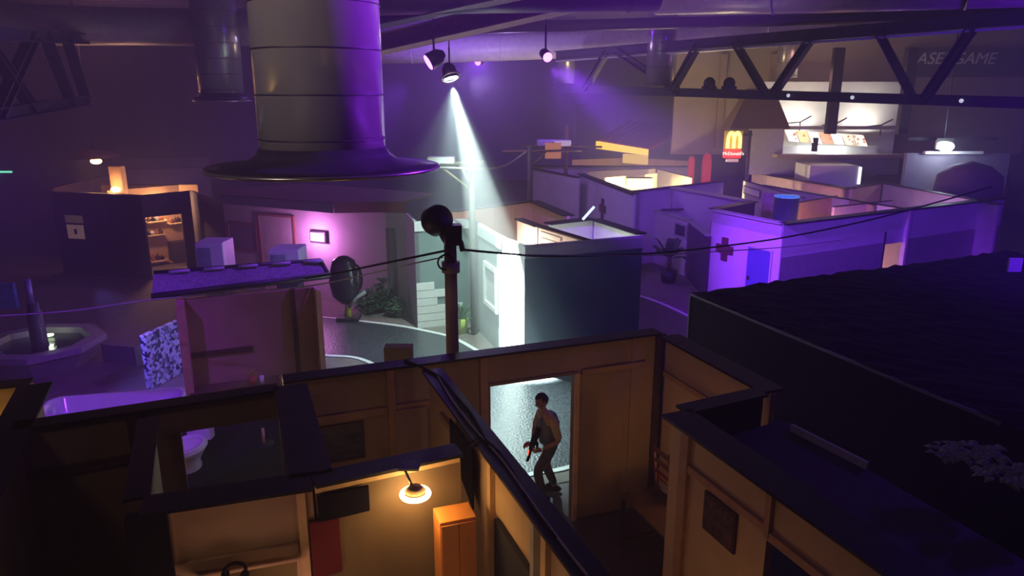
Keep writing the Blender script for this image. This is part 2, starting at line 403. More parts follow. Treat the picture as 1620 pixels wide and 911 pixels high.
# wall in front of the yard with the wide opening under a header
E1 = at(18, 676, HB); E2 = at(440, 613, HB)
frN8 = frame(E1, E2)
oa = sz(frN8, 291, 720)[0]; ob_ = frN8[3]-.02
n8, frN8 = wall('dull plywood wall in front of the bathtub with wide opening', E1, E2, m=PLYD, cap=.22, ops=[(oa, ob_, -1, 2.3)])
ply_batten(n8, frN8, 40, 752, 225, 722, .1, m=DWOOD); ply_post(n8, frN8, 218, 690, .16, m=DWOOD)
G1 = at(243, 650, HB); G2 = at(222, 803, HB); gd = (G2-G1).normalized()
n9, frN9 = wall('short dark wall at the left of the toilet opening', G1+gd*.14, G2-gd*.18, m=PLYD, cap=.2)
# lower left: bigger wall continuing at the left, and the yellow lit room
H0 = at(62, 606, HB); H1 = at(-8, 745, HB)
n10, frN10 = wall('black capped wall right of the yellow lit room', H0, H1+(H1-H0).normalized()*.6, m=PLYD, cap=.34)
K0 = at(-120, 622, HB); K1 = at(48, 604, HB)
n11, frN11 = wall('wall at the left edge glowing yellow from its room light', K0, K1, m=mat('yellow wall', (.75, .5, .2), .6, var=.04), cap=.2)
light('POINT', at(-45, 690, 2.0)+Vector((0, -.2, 0)), 60, (1, .6, .15), size=.1, name='room_light')

# right room
N6a = at(1049, 527, HB); N6b = at(1222, 619, HB); d6 = (N6b-N6a).normalized()
n6, frN6 = wall('cream wall at the back of the right room', N6a+d6*.1, N6b-d6*.02, m=CREAM, cap=.3)
ply_batten(n6, frN6, 1052, 596, 1170, 655, .07, m=BATT)
P0 = at(1064, 652, HB)
n12, frN12 = wall('short black capped return wall in the right room', P0+Vector((.14, .05, 0)), N6b+Vector((-.1, -.02, 0)), m=BLK, cap=.22)
P1 = at(1460, 925, HB); d4 = (P1-P0).normalized(); P2 = P1+d4*1.6
frN4 = frame(P0, P2)
o1 = sz(frN4, 1213, 850)[0]; o2 = sz(frN4, 1385, 911)[0]+.5
n4, frN4 = wall('cream wall of the right room with a picture and dark doorway', P0, P2, m=CREAM, cap=.36, ops=[(o1, o2, -1, 2.15)])
ply_post(n4, frN4, 1082, 800, .13, m=BATT); ply_post(n4, frN4, 1221, 810, .07, 2.15, HB-.03)
s1_, z1_ = sz(frN4, 1150, 790); s2_, z2_ = sz(frN4, 1205, 850)
MB().ob(frN4, .25, o1, 0, .04, 2.16, 2.24).build('batten', BATT, n4)
MB().ob(frN4, o1, o2, 0, .04, 2.12, 2.2).build('batten', BATT, n4)
MB().ob(frN4, o1-.02, o2, -.75, -.7, 0, 2.3).build('door_backing', BLK, n4)
CAMO = mat('dark photo print', (.09, .05, .04), .6, var=.9, scale=12)
a = sz(frN4, 1117, 800)[0]; b = sz(frN4, 1167, 840)[0]; zb = sz(frN4, 1142, 845)[1]-.0; 
q1 = sz(frN4, 1117, 773); q2 = sz(frN4, 1120, 838)
t = thing('framed_picture', tuple(frN4[0]+frN4[1]*((a+b)/2)+Vector((0, 0, q2[1]))), 'dark framed picture on the cream wall of the right room', 'picture')
MB().ob(frN4, a, b, .005, .03, q2[1], q1[1]).build('frame', DWOOD, t); MB().ob(frN4, a+.03, b-.03, .03, .035, q2[1]+.03, q1[1]-.03).build('print', CAMO, t)
# raised roof behind it
rb = frame(at(1300, 655, HB), at(1500, 790, HB))
tag(MB().prism([tuple((P0+Vector((.4, -.1, 0)))[:2]), tuple((N6b+Vector((.1, -.1, 0)))[:2]), tuple((N6b+d6*5)[:2]), tuple((P2+Vector((.4, 0, 0)))[:2])], 2.3, 2.36).build('roof_deck', mat('navy roof felt', (.02, .022, .035), .7, var=.3, scale=10)), 'dark flat roof deck right of the cream room wall', 'roof')
tag(strip([tuple(at(1253, 662, 2.5)[:2]), tuple(at(1375, 722, 2.5)[:2])], .03, 2.36, 2.44).build('roof_kerb', CAPW), 'thin pale edge strip along the dark roof deck', 'roof trim')

# table with chair and plates in the right room
tl = at(1035, 795, .76)
fT = (Vector((tl.x, tl.y, 0)), Vector((.93, .37, 0)), Vector((.37, -.93, 0)), 1)
tb = thing('side_table', (tl.x, tl.y, 0), 'dark table carrying an ladder back chair in the right room', 'table')
MB().ob(fT, -.3, .42, -.35, .75, .72, .76).build('tabletop', DWOOD, tb)
for sx in (-.27, .37):
    for oy in (-.32, .70): MB().ob(fT, sx-.025, sx+.03, oy-.025, oy+.025, 0, .72).build('leg', DWOOD, tb)
MB().ob(fT, -.27, .37, -.3, -.28, .1, .13).build('stretcher', DWOOD, tb)
cp = onp((fT[0], fT[1], fT[2], 1), 1056, 762); cz = .76
ch = thing('wooden_chair', (cp.x, cp.y, .76), 'brown ladder back chair standing on the dark table', 'chair')
cb = cp.copy(); cb.z = .76
fC = (Vector((cb.x, cb.y, 0))-fT[1]*.02, fT[2], fT[1], 1)
for o_ in (-.17, .17):
    MB().tube([(fC[0]+fC[1]*o_+fC[2]*-.02+Vector((0, 0, .76+.0))), (fC[0]+fC[1]*o_+fC[2]*-.1+Vector((0, 0, 1.5)))], .018, 8).build('back_post', mat('red brown wood', (.22, .07, .03), .45), ch)
for k in range(3):
    z = 1.1+.15*k; MB().ob((fC[0]-fC[2]*(.05+.02*k), fC[1], fC[2], 1), -.17, .17, -.01, .01, z, z+.06).build('slat', MATS['red brown wood'], ch)
MB().ob(fC, -.19, .19, 0, .34, .98, 1.01).build('seat', MATS['red brown wood'], ch)
for sx in (-.16, .16): MB().ob(fC, sx-.015, sx+.015, .29, .32, .76, .98).build('leg', MATS['red brown wood'], ch)
pl = at(1057, 773, .82)
t = thing('enamel_pan', (pl.x, pl.y, .76), 'round cream pan standing on edge on the dark table', 'pan')
MB().lathe(pl+Vector((0, 0, .04)), [(.001, -.03), (.09, -.03), (.11, .02), (.1, .02), (.085, -.015), (.001, -.015)], 24, axis=(.0, -.8, .6)).build('pan_bowl', WHITE, t)
MB().tube([pl+Vector((.08, 0, .08)), pl+Vector((.12, .02, .22))], .012, 8).build('pan_handle', BLK, t)
light('POINT', tuple(at(1010, 930, 1.2)+Vector((0, -.8, 0))), 4, (1, .5, .16), size=.15, name='room_light')
light('POINT', (2.28, 8.05, 1.3), 7, (1, .5, .14), size=.1, name='room_light')

# ring lamp on its arm
rl = at(657, 781, 2.46)
t = thing('ring_lamp', tuple(rl), 'glowing round lamp on an arm over the wall cap in the lower middle', 'lamp')
MB().torus(rl, .115, .022).build('glowing_tube', emis('warm tube', (1, .62, .22), 28), t)
MB().lathe(rl+Vector((0, 0, .03)), [(.001, .05), (.05, .045), (.095, .0), (.09, -.004), (.001, .02)], 24).build('lamp_shade', PALE, t)
top = at(636, 733, HB+.02)
MB().tube([rl+Vector((-.03, .02, .07)), top], .012, 8).build('arm', STEEL, t)
MB().box(top.x-.02, top.x+.16, top.y-.1, top.y+.06, HB-.0, HB+.02).build('clamp_plate', IRON, t)
light('POINT', inroom(590, 665, 1.7), 3.5, (1, .55, .25), size=.2, name='room_light')  # added fill that brightens the back left room, no lamp there
light('POINT', inroom(390, 850, 1.5), 9, (1, .5, .35), size=.2, name='room_light')  # added fill to lift the cream wall at the bottom left
light('POINT', (.3, 7.3, 1.9), 3.5, (1, .6, .33), size=.1, name='room_light')
light('POINT', inroom(725, 905, 1.6), 5, (1, .55, .25), size=.2, name='room_light')
light('POINT', rl+Vector((.0, -.02, -.08)), 7, (1, .5, .17), size=.09, name='ring_lamp_light')

# wardrobe, tall lamp post and red chair in the lamp room
WZ = 2.2
wa = at(696, 828, WZ); wb = at(757, 816, WZ); wc = at(683, 797, WZ)
fw = frame(wa, wb)
t = thing('wardrobe', (wa.x, wa.y, 0), 'tall orange wooden wardrobe in the lamp room corner', 'wardrobe')
Lw = fw[3]*.94; dpt = .26
MB().ob(fw, 0, Lw, -dpt, 0, .06, WZ).build('carcass', WOOD, t, bevel=.006)
wl_ = MB().ob(fw, .01, Lw/2-.003, .0, .018, .1, WZ-.03).build('door_leaf', WOOD, t); MB().ob(fw, Lw/2+.003, Lw-.01, .0, .018, .1, WZ-.03).build('door_leaf', WOOD, t)
MB().ob(fw, .01, Lw-.01, -dpt+.02, -.02, 0, .06).build('plinth', DWOOD, t)
MB().ob(fw, Lw/2-.03, Lw/2-.02, .018, .04, 1.1, 1.2).build('door_knob', STEEL, wl_)
ra_ = on(frN3, 489, 826, .02); rb2 = on(frN3, 541, 895, .02)
tag(MB().ob(frN3, ra_[0], rb2[0], .005, .03, rb2[1]-.05, ra_[1]-.0).build('red_cloth', mat('dark red cloth', (.14, .006, .012), .9)), 'dark red cloth hanging on the wall left of the ring lamp', 'cloth')
pb = at(640, 850, 1.2)
t = thing('gas_heater', (pb.x, pb.y, 0), 'dim dark green upright heater standing left of the wardrobe', 'heater')
MB().lathe((pb.x, pb.y, 0), [(.13, 0), (.14, .02), (.14, .8), (.1, .9), (.05, .95), (.05, 1.35), (.12, 1.4), (.12, 1.5), (.02, 1.55)], 20).build('body', mat('drab green metal', (.06, .07, .05), .5), t)
MB().lathe((pb.x, pb.y, 1.55), [(.02, 0), (.16, .02), (.17, .05), (.001, .1)], 20).build('hood', STEEL, t)

# cables lying on the caps
fLc = frL
def cable(pts, r, m, label, name='cable', group=None):
    p = [Vector(q) for q in pts]; out = []
    P = [p[0]]+p+[p[-1]]
    for i in range(1, len(P)-2):
        for j in range(6):
            t_ = j/6; a, b, c, d = P[i-1:i+3]
            out.append(.5*((2*b)+(c-a)*t_+(2*a-5*b+4*c-d)*t_*t_+(3*b-a-3*c+d)*t_**3))
    out.append(p[-1])
    return tag(MB().tube(out, r, 6).build(name, m), label, 'cable', group)
zc = HB+.015
cable([at(x, y, zc) for x, y in [(690, 590), (712, 628), (742, 668), (770, 700), (800, 735), (828, 775), (860, 820), (905, 880), (930, 911)]], .011, mat('pale cable', (.4, .36, .33), .5), 'thin pale cable snaking down the cap of the long wall')
cable([at(x, y, zc) for x, y in [(640, 570), (672, 583), (700, 600), (720, 625), (742, 650), (757, 675), (770, 700), (790, 715)]], .014, BLK, 'thick black cable at the top of the cable wall cap')
cable([at(x, y, zc) for x, y in [(757, 703), (735, 712), (762, 692), (800, 728), (842, 800), (880, 850)]], .008, BLK, 'black cable looping over the corner by the ring lamp wall')

# ------------------------------------------------------------------ person in the doorway
def skin_mesh(name, verts, edges, radii, m, parent, sub=2, root=0):
    me = bpy.data.meshes.new(name); org = WORG[parent.name]
    me.from_pydata([tuple(Vector(v)) for v in verts], edges, []); me.update()
    o = bpy.data.objects.new(name, me); COL.objects.link(o)
    sk = o.modifiers.new('skin', 'SKIN'); sk.use_smooth_shade = True; ss = o.modifiers.new('sub', 'SUBSURF'); ss.levels = sub; ss.render_levels = sub
    for i, r in enumerate(radii): me.skin_vertices[0].data[i].radius = (r, r) if not isinstance(r, tuple) else r
    me.skin_vertices[0].data[root].use_root = True
    dg = bpy.context.evaluated_depsgraph_get(); me2 = bpy.data.meshes.new_from_object(o.evaluated_get(dg)); bpy.data.objects.remove(o)
    me2.materials.clear(); me2.materials.append(m); me2.name = name
    o = bpy.data.objects.new(name, me2); COL.objects.link(o); o.parent = parent; WORG[o.name] = org
    for p in me2.polygons: p.use_smooth = True
    return o
pf = at(856, 784, .03)
ps = thing('person', (pf.x, pf.y, .03), 'person with short dark hair in khaki shirt stepping through doorway, holding a toy blaster', 'person')
# local joints, metres: x to the viewer's right, y away, z up; facing left and a little towards the viewer
J = dict(pel=(.14, 0, .86), sp=(.12, 0, 1.02), ch=(.08, 0, 1.20), nk=(.03, -.01, 1.37), hd=(.0, -.02, 1.46), hd2=(-.01, -.03, 1.58),
         sr=(.16, -.17, 1.27), er=(.24, -.22, 1.0), wr=(.0, -.2, .86),
         sl=(-.02, .17, 1.27), el=(-.10, .14, 1.03), wl=(-.13, -.02, .87),
         hr=(.15, -.09, .84), kr=(-.07, -.15, .48), ar=(.03, -.12, .08), tr=(-.1, -.14, .05), wst=(.125, 0, .97),
         hl=(.13, .09, .84), kl=(.06, .12, .46), al=(.21, .16, .09), tl=(.1, .15, .05))
def body(keys, edges, rad, name, m): 
    idx = {k: i for i, k in enumerate(keys)}
    return skin_mesh(name, [J[k] for k in keys], [(idx[a], idx[b]) for a, b in edges], rad, m, ps)
bk = ['pel', 'sp', 'ch', 'nk', 'hd', 'hd2', 'sr', 'er', 'wr', 'sl', 'el', 'wl', 'hr', 'kr', 'ar', 'tr', 'hl', 'kl', 'al', 'tl']
be = [('pel', 'sp'), ('sp', 'ch'), ('ch', 'nk'), ('nk', 'hd'), ('hd', 'hd2'), ('ch', 'sr'), ('sr', 'er'), ('er', 'wr'), ('ch', 'sl'), ('sl', 'el'), ('el', 'wl'), ('pel', 'hr'), ('hr', 'kr'), ('kr', 'ar'), ('ar', 'tr'), ('pel', 'hl'), ('hl', 'kl'), ('kl', 'al'), ('al', 'tl')]
br = [.12, .12, .13, .05, .045, .04, .055, .042, .028, .055, .042, .028, .085, .058, .04, .03, .085, .058, .04, .03]
bd = body(bk, be, br, 'body', SKIN)
body(['pel', 'sp', 'ch', 'nk', 'sr', 'er', 'sl', 'el'], [('pel', 'sp'), ('sp', 'ch'), ('ch', 'nk'), ('ch', 'sr'), ('sr', 'er'), ('ch', 'sl'), ('sl', 'el')], [.135, .14, .155, .06, .075, .055, .075, .055], 'shirt', KHAKI)
body(['pel', 'wst', 'hr', 'kr', 'ar', 'hl', 'kl', 'al'], [('pel', 'wst'), ('pel', 'hr'), ('hr', 'kr'), ('kr', 'ar'), ('pel', 'hl'), ('hl', 'kl'), ('kl', 'al')], [.13, .13, .1, .078, .062, .1, .078, .062], 'trousers', JEANS)
def pm(mb, name, m): return mb
def pbuild(mb, name, m):
    mb.v = [p+WORG[ps.name] for p in mb.v]; return mb.build(name, m, ps)
HF = Vector((-.86, -.42, -.28)).normalized(); HS = HF.cross(Vector((0, 0, 1))).normalized(); HU = HS.cross(HF).normalized(); HC = Vector((-.005, -.03, 1.535))
def hp(x, y, z): return HC+HF*x+HS*y+HU*z
def headshape(grow, keep, name, m):
    mb = MB(); N = 28; K = 20; vs = []; ok = []
    for i in range(K+1):
        la = -pi/2+pi*i/K
        for k in range(N):
            lo = 2*pi*k/N; x, y, z = cos(la)*cos(lo), cos(la)*sin(lo), sin(la); ok.append(keep(x, y, z))
            X, Y, Z_ = .098*x, .076*y, .122*z
            if z < 0: Y *= 1+.38*z; X *= 1+(.12*z if x > 0 else .45*z)
            if x > 0:
                X += .026*math.exp(-((Y/.013)**2+((Z_+.022)/.02)**2)); X -= .011*math.exp(-(((abs(Y)-.032)/.014)**2+((Z_-.012)/.012)**2))
                X += .008*math.exp(-((Y/.022)**2+((Z_+.062)/.008)**2)); X += .01*math.exp(-((Y/.025)**2+((Z_+.1)/.02)**2))
            vs.append(hp(X*grow, Y*grow, Z_*grow))
    fs = []
    for i in range(K):
        for k in range(N):
            q = (i*N+k, i*N+(k+1) % N, (i+1)*N+(k+1) % N, (i+1)*N+k)
            if all(ok[v] for v in q): fs.append(q)
    mb.add(vs, fs, True); return pbuild(mb, name, m)
hdo = headshape(1.0, lambda x, y, z: True, 'head', SKIN)
headshape(1.1, lambda x, y, z: (z > .55) or (x < .25 and z > .05) or (x < -.15 and z > -.45), 'hair', HAIR)
for sd in (-1, 1):
    pbuild(MB().ball(hp(.083, sd*.032, .012), .0095), 'eye', mat('eye dark', (.05, .03, .03), .3))
    pbuild(MB().torus(hp(-.005, sd*.077, -.005), .018, .008, 16, 8, axis=HS), 'ear', SKIN)
pbuild(MB().tube([hp(.088, -.02, -.062), hp(.094, 0, -.06), hp(.088, .02, -.062)], [.003, .006, .003], 8), 'mouth', mat('lip', (.4, .12, .1), .5))
for ky in ('ar', 'al'):
    a_ = Vector(J[ky]); sh = MB()
    sh.lathe((a_.x-.06, a_.y, 0.0), [(.001, 0), (.16, .0), (.165, .02), (.15, .05), (.1, .085), (.045, .12), (.001, .13)], 20, 1, .36)
    pbuild(sh, 'shoe', BLK)
vs = MB().lathe((.1, 0, 1.0), [(.15, -.1), (.16, 0), (.165, .2), (.12, .31), (.07, .35)], 20, .95, 1.15); pbuild(vs, 'vest', mat('grey blue vest', (.16, .2, .2), .7))
# fingers round the grip
for hk, yy in (('wr', -.2), ('wl', -.02)):
    w_ = Vector(J[hk]); d_ = Vector((-1, 0.12 if hk == 'wr' else -.1, -.25)).normalized()
    pc = w_+d_*.05
    palm = MB().ball(pc, .042, 12, 1.2, .6, .9); pbuild(palm, 'palm', SKIN)
    for k, L_ in enumerate((.075, .085, .08, .06)):
        z = .03-.02*k; b0 = pc+d_*.04+Vector((0, 0, z)); 
        side_ = 1 if hk == 'wr' else -1
        pbuild(MB().tube([b0-d_*.02, b0+d_*.02, b0+d_*(L_*.6)+Vector((0, side_*.02, -.004)), b0+d_*(L_*.55)+Vector((0, side_*.045, -.006))], [.0095, .009, .0085, .007], 8), 'finger', SKIN)
    pbuild(MB().tube([pc+Vector((0, 0, .015)), pc+d_*.03+Vector((0, .0, .04)), pc+d_*.055+Vector((0, side_*.012, .045))], [.011, .01, .008], 8), 'thumb', SKIN)
g0 = Vector((-.12, -.11, .9))+WORG[ps.name]
gn = thing('toy_blaster', tuple(g0+Vector((0, 0, -.25))), 'black toy blaster held low by the person in the doorway', 'toy gun')
MB().tube([g0+Vector((.07, 0, .26)), g0+Vector((.05, 0, .18)), g0+Vector((.0, 0, .05)), g0+Vector((-.04, 0, -.1))], [.03, .045, .05, .035], 10).build('blaster_body', BLK, gn)
MB().tube([g0+Vector((-.04, 0, -.1)), g0+Vector((-.09, 0, -.27))], .022, 10).build('barrel', BLK, gn)
MB().box(-.02, .02, -.02, .02, -.1, .0, c=g0+Vector((.05, 0, .03))).build('grip', BLK, gn)
MB().tube([g0+Vector((-.075, -.03, -.08)), g0+Vector((-.085, -.03, -.16))], .008, 8).build('status_light', emis('red indicator', (1, .08, .03), 3), gn)

# ------------------------------------------------------------------ yard objects at the left
tb = at(165, 640, .55)
fb = frame(at(56, 652, .55), at(287, 633, .55))
Lt = fb[3]; Wt = .85
t = thing('bathtub', tuple(fb[0]), 'white bathtub lit violet behind the dull plywood wall', 'bathtub')
def rrect(L, W, r, n=8, x0=0, y0=0):
    out = []
    for cx, cy, a0 in ((L-r, W-r, 0), (r, W-r, 90), (r, r, 180), (L-r, r, 270)):
        for k in range(n+1):
            a = radians(a0+90*k/n); out.append((x0+cx+r*cos(a), y0+cy+r*sin(a)))
    return out
rings = []
for (ins, z, r) in ((.06, .0, .2), (0, .45, .25), (-.02, .55, .26), (.04, .56, .24), (.07, .54, .24), (.12, .16, .22), (.22, .1, .15)):
    rings.append([fb[0]+fb[1]*p[0]+(-fb[2])*(p[1]-.2)+Vector((0, 0, z)) for p in rrect(Lt-2*ins, Wt-2*ins, r, 8, ins, ins)])
mb = MB(); n_ = len(rings[0]); vs = [p for r_ in rings for p in r_]
mb.add(vs, [(i*n_+k, i*n_+(k+1) % n_, (i+1)*n_+(k+1) % n_, (i+1)*n_+k) for i in range(len(rings)-1) for k in range(n_)], True)
mb.add(rings[-1], [tuple(range(n_))], False); mb.add(rings[0], [tuple(range(n_))], False)
mb.build('tub_shell', CERA, t)
dp = fb[0]+fb[1]*(Lt-.35)-fb[2]*.3+Vector((0, 0, .105)); MB().lathe(dp, [(.04, 0), (.04, .01), (.001, .012)], 16).build('drain', IRON, t)
tag(MB().tube([at(290, 612, .6), at(297, 622, .45), at(303, 640, .016)], .015, 8).build('curved_pipe', WHITE), 'thin pale pipe beside the right end of the bathtub', 'pipe')
# toilet
tq = at(297, 704, .42)
t = thing('toilet', (tq.x, tq.y, 0), 'white toilet partly hidden at the left of the wide opening', 'toilet')
mb = MB()
prof = [(.16, 0), (.17, .05), (.15, .15), (.23, .3), (.28, .38), (.28, .41), (.17, .41), (.15, .34), (.08, .2), (.001, .18)]
mb.lathe((tq.x, tq.y, 0), prof, 28, 1, 1.35); mb.build('bowl', CERA, t)
MB().torus((tq.x, tq.y, .42), .225, .045, 32, 8, 1, 1.38).build('toilet_seat', CERA, t)
MB().box(tq.x-.2, tq.x+.2, tq.y+.4, tq.y+.58, .3, .85).build('cistern', CERA, t, bevel=.02)
MB().box(tq.x+.05, tq.x+.11, tq.y+.46, tq.y+.52, .85, .86).build('flush_button', BLK, t)
sp_ = at(418, 703, .0)
t = thing('short_post', (sp_.x, sp_.y, 0), 'short pale stick standing in the dark yard right of the toilet', 'post')
MB().tube([(sp_.x, sp_.y, .02), (sp_.x, sp_.y, .3)], .025, 10).build('stick', PALE, t)
MB().lathe((sp_.x, sp_.y, 0), [(.2, 0), (.2, .02), (.03, .03)], 24).build('round_foot', IRON, t)

light('POINT', inroom(395, 560, 2.2), 16, (1, .62, .42), size=.2, name='shed_fill_light')  # point light added in front of the shed wall to brighten it
# fountain
fc_ = at(62, 538, .55); FX, FY = fc_.x, fc_.y
t = thing('fountain', (FX, FY, 0), 'octagonal fountain with a column in the middle lit violet', 'fountain')
def octo(r, z): return [Vector((FX+r*cos(pi/8+pi/4*k), FY+r*sin(pi/8+pi/4*k), z)) for k in range(8)]
R_ = [octo(1.0, 0), octo(1.25, .38), octo(1.32, .42), octo(1.32, .55), octo(1.0, .55), octo(.95, .3)]
mb = MB(); mb.add([p for r_ in R_ for p in r_], [(i*8+k, i*8+(k+1) % 8, (i+1)*8+(k+1) % 8, (i+1)*8+k) for i in range(5) for k in range(8)]); mb.build('basin', mat('fountain stone', (.3, .27, .3), .5, bump=.2, scale=20), t)
MB().add(octo(.98, .42), [tuple(range(8))]).build('water', mat('dark water', (.02, .025, .03), .05, bump=.5, scale=14), t)
MB().lathe((FX, FY, .3), [(.2, 0), (.17, .2), (.16, .9), (.12, .95), (.12, 1.1), (.001, 1.1)], 16).build('column', mat('dark stone', (.07, .06, .08), .4), t)
MB().tube([(FX-.02, FY-.02, 1.35), (FX-.02, FY-.02, 1.95)], .07, 10).build('mosaic_pipe', mat('glitter tile', (.3, .3, .6), .25, var=.9, scale=60, metal=.4), t)
gl = at(78, 531, .46)
tag(MB().lathe(gl, [(.09, 0), (.1, .03), (.001, .05)], 12).build('underwater_lamp', emis('pale lime', (.75, 1, .6), 2.6)), 'small pale lamp glowing in the fountain water', 'lamp')
light('POINT', gl+Vector((.05, -.05, .2)), 3, (.8, 1, .6), size=.03, name='fountain_light')
tag(MB().lathe((at(45, 600, 0).x, at(45, 600, 0).y, 0), [(1.75, 0.012), (1.75, .1), (.001, .1)], 40).build('round_plinth', mat('violet step', (.32, .28, .36), .7)), 'pale round step on the ground in front of the fountain', 'step') if False else None
# glittering mosaic panel
MOS = bpy.data.materials.new('mosaic'); MOS.use_nodes = True; nt = MOS.node_tree; b = nt.nodes['Principled BSDF']
vo = nt.nodes.new('ShaderNodeTexVoronoi'); vo.inputs['Scale'].default_value = 16; tc = nt.nodes.new('ShaderNodeTexCoord'); nt.links.new(tc.outputs['Object'], vo.inputs['Vector'])
rp = nt.nodes.new('ShaderNodeValToRGB'); rp.color_ramp.elements[0].color = (.02, .02, .08, 1); rp.color_ramp.elements[1].color = (.7, .75, .95, 1); rp.color_ramp.elements[0].position = .35; rp.color_ramp.elements[1].position = .65
nt.links.new(vo.outputs['Color'], rp.inputs[0]); nt.links.new(rp.outputs[0], b.inputs['Base Color']); b.inputs['Roughness'].default_value = .3
fm = frame(at(240, 594, .3), at(292, 566, .3))
t = thing('mosaic_panel', tuple(fm[0]), 'glittering blue mosaic panel leaning beside the brown shed', 'panel')
za = on(fm, 232, 530)[1]; 
MB().ob(fm, -.05, fm[3]+.15, -.12, 0, .0, max(1.0, za)).build('mosaic_face', MOS, t)
light('SPOT', tuple(at(262, 560, .8)+Vector((-.7, -.9, 1.6))), 220, (.2, .17, 1), at(262, 560, .8), 75, .6, .05, 'mosaic_light')
t = thing('mosaic_panel', tuple(at(4, 590, 0)), 'narrow blue mosaic panel at the left picture edge', 'panel')
q = at(-8, 592, 0); MB().box(q.x-.3, q.x+.2, q.y, q.y+.12, 0, .5).build('mosaic_face', MOS, t)
q = at(5, 488, .6); tag(MB().box(q.x-.6, q.x+.35, q.y, q.y+.1, .6, 1.25).build('blue_screen', mat('blue cloth', (.06, .2, .5), .7, var=.5, scale=8)), 'blue banner behind the fountain at the left edge', 'banner')
# low walls behind the fountain
fl = frame(at(-20, 488, 1.0), at(250, 520, .9))
tag(MB().ob(fl, on(fl, 158, 500)[0], fl[3]-.6, -.1, .1, 0, .45).build('garden_wall', mat('garden wall stone', (.16, .13, .15), .7)), 'low dark garden wall running behind the fountain to the shed', 'low wall')

# brown open shed with the violet felt roof
SH = 2.45
S0 = at(278, 473, SH); S1 = at(503, 452, SH)
t, frS = wall('brown plywood wall under the violet felt roof', S0, S1, h=SH, m=mat('brown ply', (.33, .2, .13), .7, var=.1, scale=2), cap=0, name='shed_wall')
MB().ob(frS, 0, .13, 0, .4, 0, SH).build('corner_post', BATT, t)
MB().ob(frS, frS[3]-.09, frS[3], 0, .35, 0, SH).build('corner_post', PALE, t)
MB().ob(frS, frS[3]-.5, frS[3]-.42, 0, .05, 0, SH).build('post', DWOOD, t)
ply_batten(t, frS, 300, 565, 400, 548, .1, m=DWOOD)
ra = at(240, 470, SH+.1); rb_ = at(521, 436, SH+.1); rc_ = at(507, 412, SH+.35); rd = at(243, 432, SH+.35)
t = thing('shed_roof', tuple((ra+rb_)/2), 'sloping violet lit felt roof over the brown shed', 'roof')
th_ = Vector((0, 0, -.06))
vs = [ra, rb_, rc_, rd]; MB().add(vs+[v+th_ for v in vs], [(0, 1, 2, 3), (7, 6, 5, 4), (0, 4, 5, 1), (1, 5, 6, 2), (2, 6, 7, 3), (3, 7, 4, 0)]).build('roof_sheet', ROOFV, t)
MB().tube([ra+Vector((0, -.02, .02)), rb_+Vector((0, -.02, .02))], .05, 8).build('gutter', IRON, t)
MB().tube([rd, rc_], .045, 8).build('ridge_strip', IRON, t); MB().tube([rb_, rc_], .04, 8).build('verge_strip', IRON, t)
for k in range(5):
    f0 = (k+.5)/5; p = rd.lerp(rc_, f0)+Vector((0, -.1, .02)); q = rd.lerp(rc_, f0+.12)+Vector((0, -.1, .02))
    MB().tube([p, q], .03, 6).build('roof_clip', CAPW, t)
# plant pot and table in the shed
tq = onp(frS, 400, 607, .35)
ftb = (frS[0], frS[1], frS[2], 1); sa = on(frS, 300, 600)[0]; sb = on(frS, 440, 600)[0]
t = thing('shed_bench', tuple(frS[0]+frS[1]*((sa+sb)/2)), 'dark wooden bench inside the brown shed', 'bench')
zt_ = tq.z-.0; MB().ob(frS, sa, sb, .09, .6, zt_-.06, zt_).build('bench_top', DWOOD, t)
for ss in (sa+.05, sb-.08): MB().ob(frS, ss, ss+.05, .3, .35, 0, zt_-.06).build('leg', DWOOD, t)
def leaves(mb, c, n, L, wd, up=.5, rnd=None):
    rnd = rnd or random
    for k in range(n):
        a = rnd.uniform(0, 2*pi); e = rnd.uniform(.1, 1.2)*up*2; d = Vector((cos(a), sin(a), e)).normalized(); s_ = Vector((-sin(a), cos(a), 0))*wd
        l = L*rnd.uniform(.6, 1); c = Vector(c); m1 = c+d*l*.5; tip = c+d*l+Vector((0, 0, -l*.3))
        mb.add([c, m1+s_, tip, m1-s_, m1+Vector((0, 0, wd*.4))], [(0, 1, 4), (1, 2, 4), (2, 3, 4), (3, 0, 4)])
t = thing('potted_plant', tuple(tq), 'small yellow green plant in a red pot on the shed bench', 'plant')
MB().lathe(tq, [(.05, 0), (.08, .15), (.07, .15), (.001, .13)], 16).build('pot', mat('terracotta', (.5, .14, .07), .7), t)
mb = MB(); leaves(mb, tq+Vector((0, 0, .14)), 16, .22, .03, 1.2); mb.build('leaves', mat('yellow leaf', (.35, .4, .05), .6), t)
pc = tq+Vector((.16, .02, 0)); tag(MB().lathe(pc, [(.035, 0), (.04, .14), (.001, .14)], 14).build('white_cup', WHITE), 'small white cup beside the red pot', 'cup')

# ------------------------------------------------------------------ utility poles and cables
def pole(px, pyb, Yb, ztop, r0, label, m=None, transformer=None):
    p = atY(px, pyb, Yb) if Yb else at(px, pyb, 0)
    t = thing('utility_pole', (p.x, p.y, 0), label, 'pole')
    MB().tube([(p.x, p.y, 0), (p.x, p.y, ztop)], [r0, r0*.85], 14).build('shaft', m or DWOOD, t)
    return t, Vector((p.x, p.y, 0))
POLEW = mat('brown pole wood', (.17, .1, .07), .7, var=.35, scale=12, stretch=(1, 1, .15), bump=.4)
p1b = atY(716, 556, 9.3); 
t, q = pole(716, 556, 9.3, 4.12, .095, 'brown utility pole with a drum lamp head behind the long plywood wall', POLEW)
dc = atY(690, 349, q.y)
MB().lathe(dc, [(.001, -.16), (.13, -.15), (.19, -.08), (.19, .1), (.15, .16), (.001, .17)], 24, axis=(.75, -.5, .45)).build('drum_head', IRON, t)
jt = atY(712, 385, q.y)
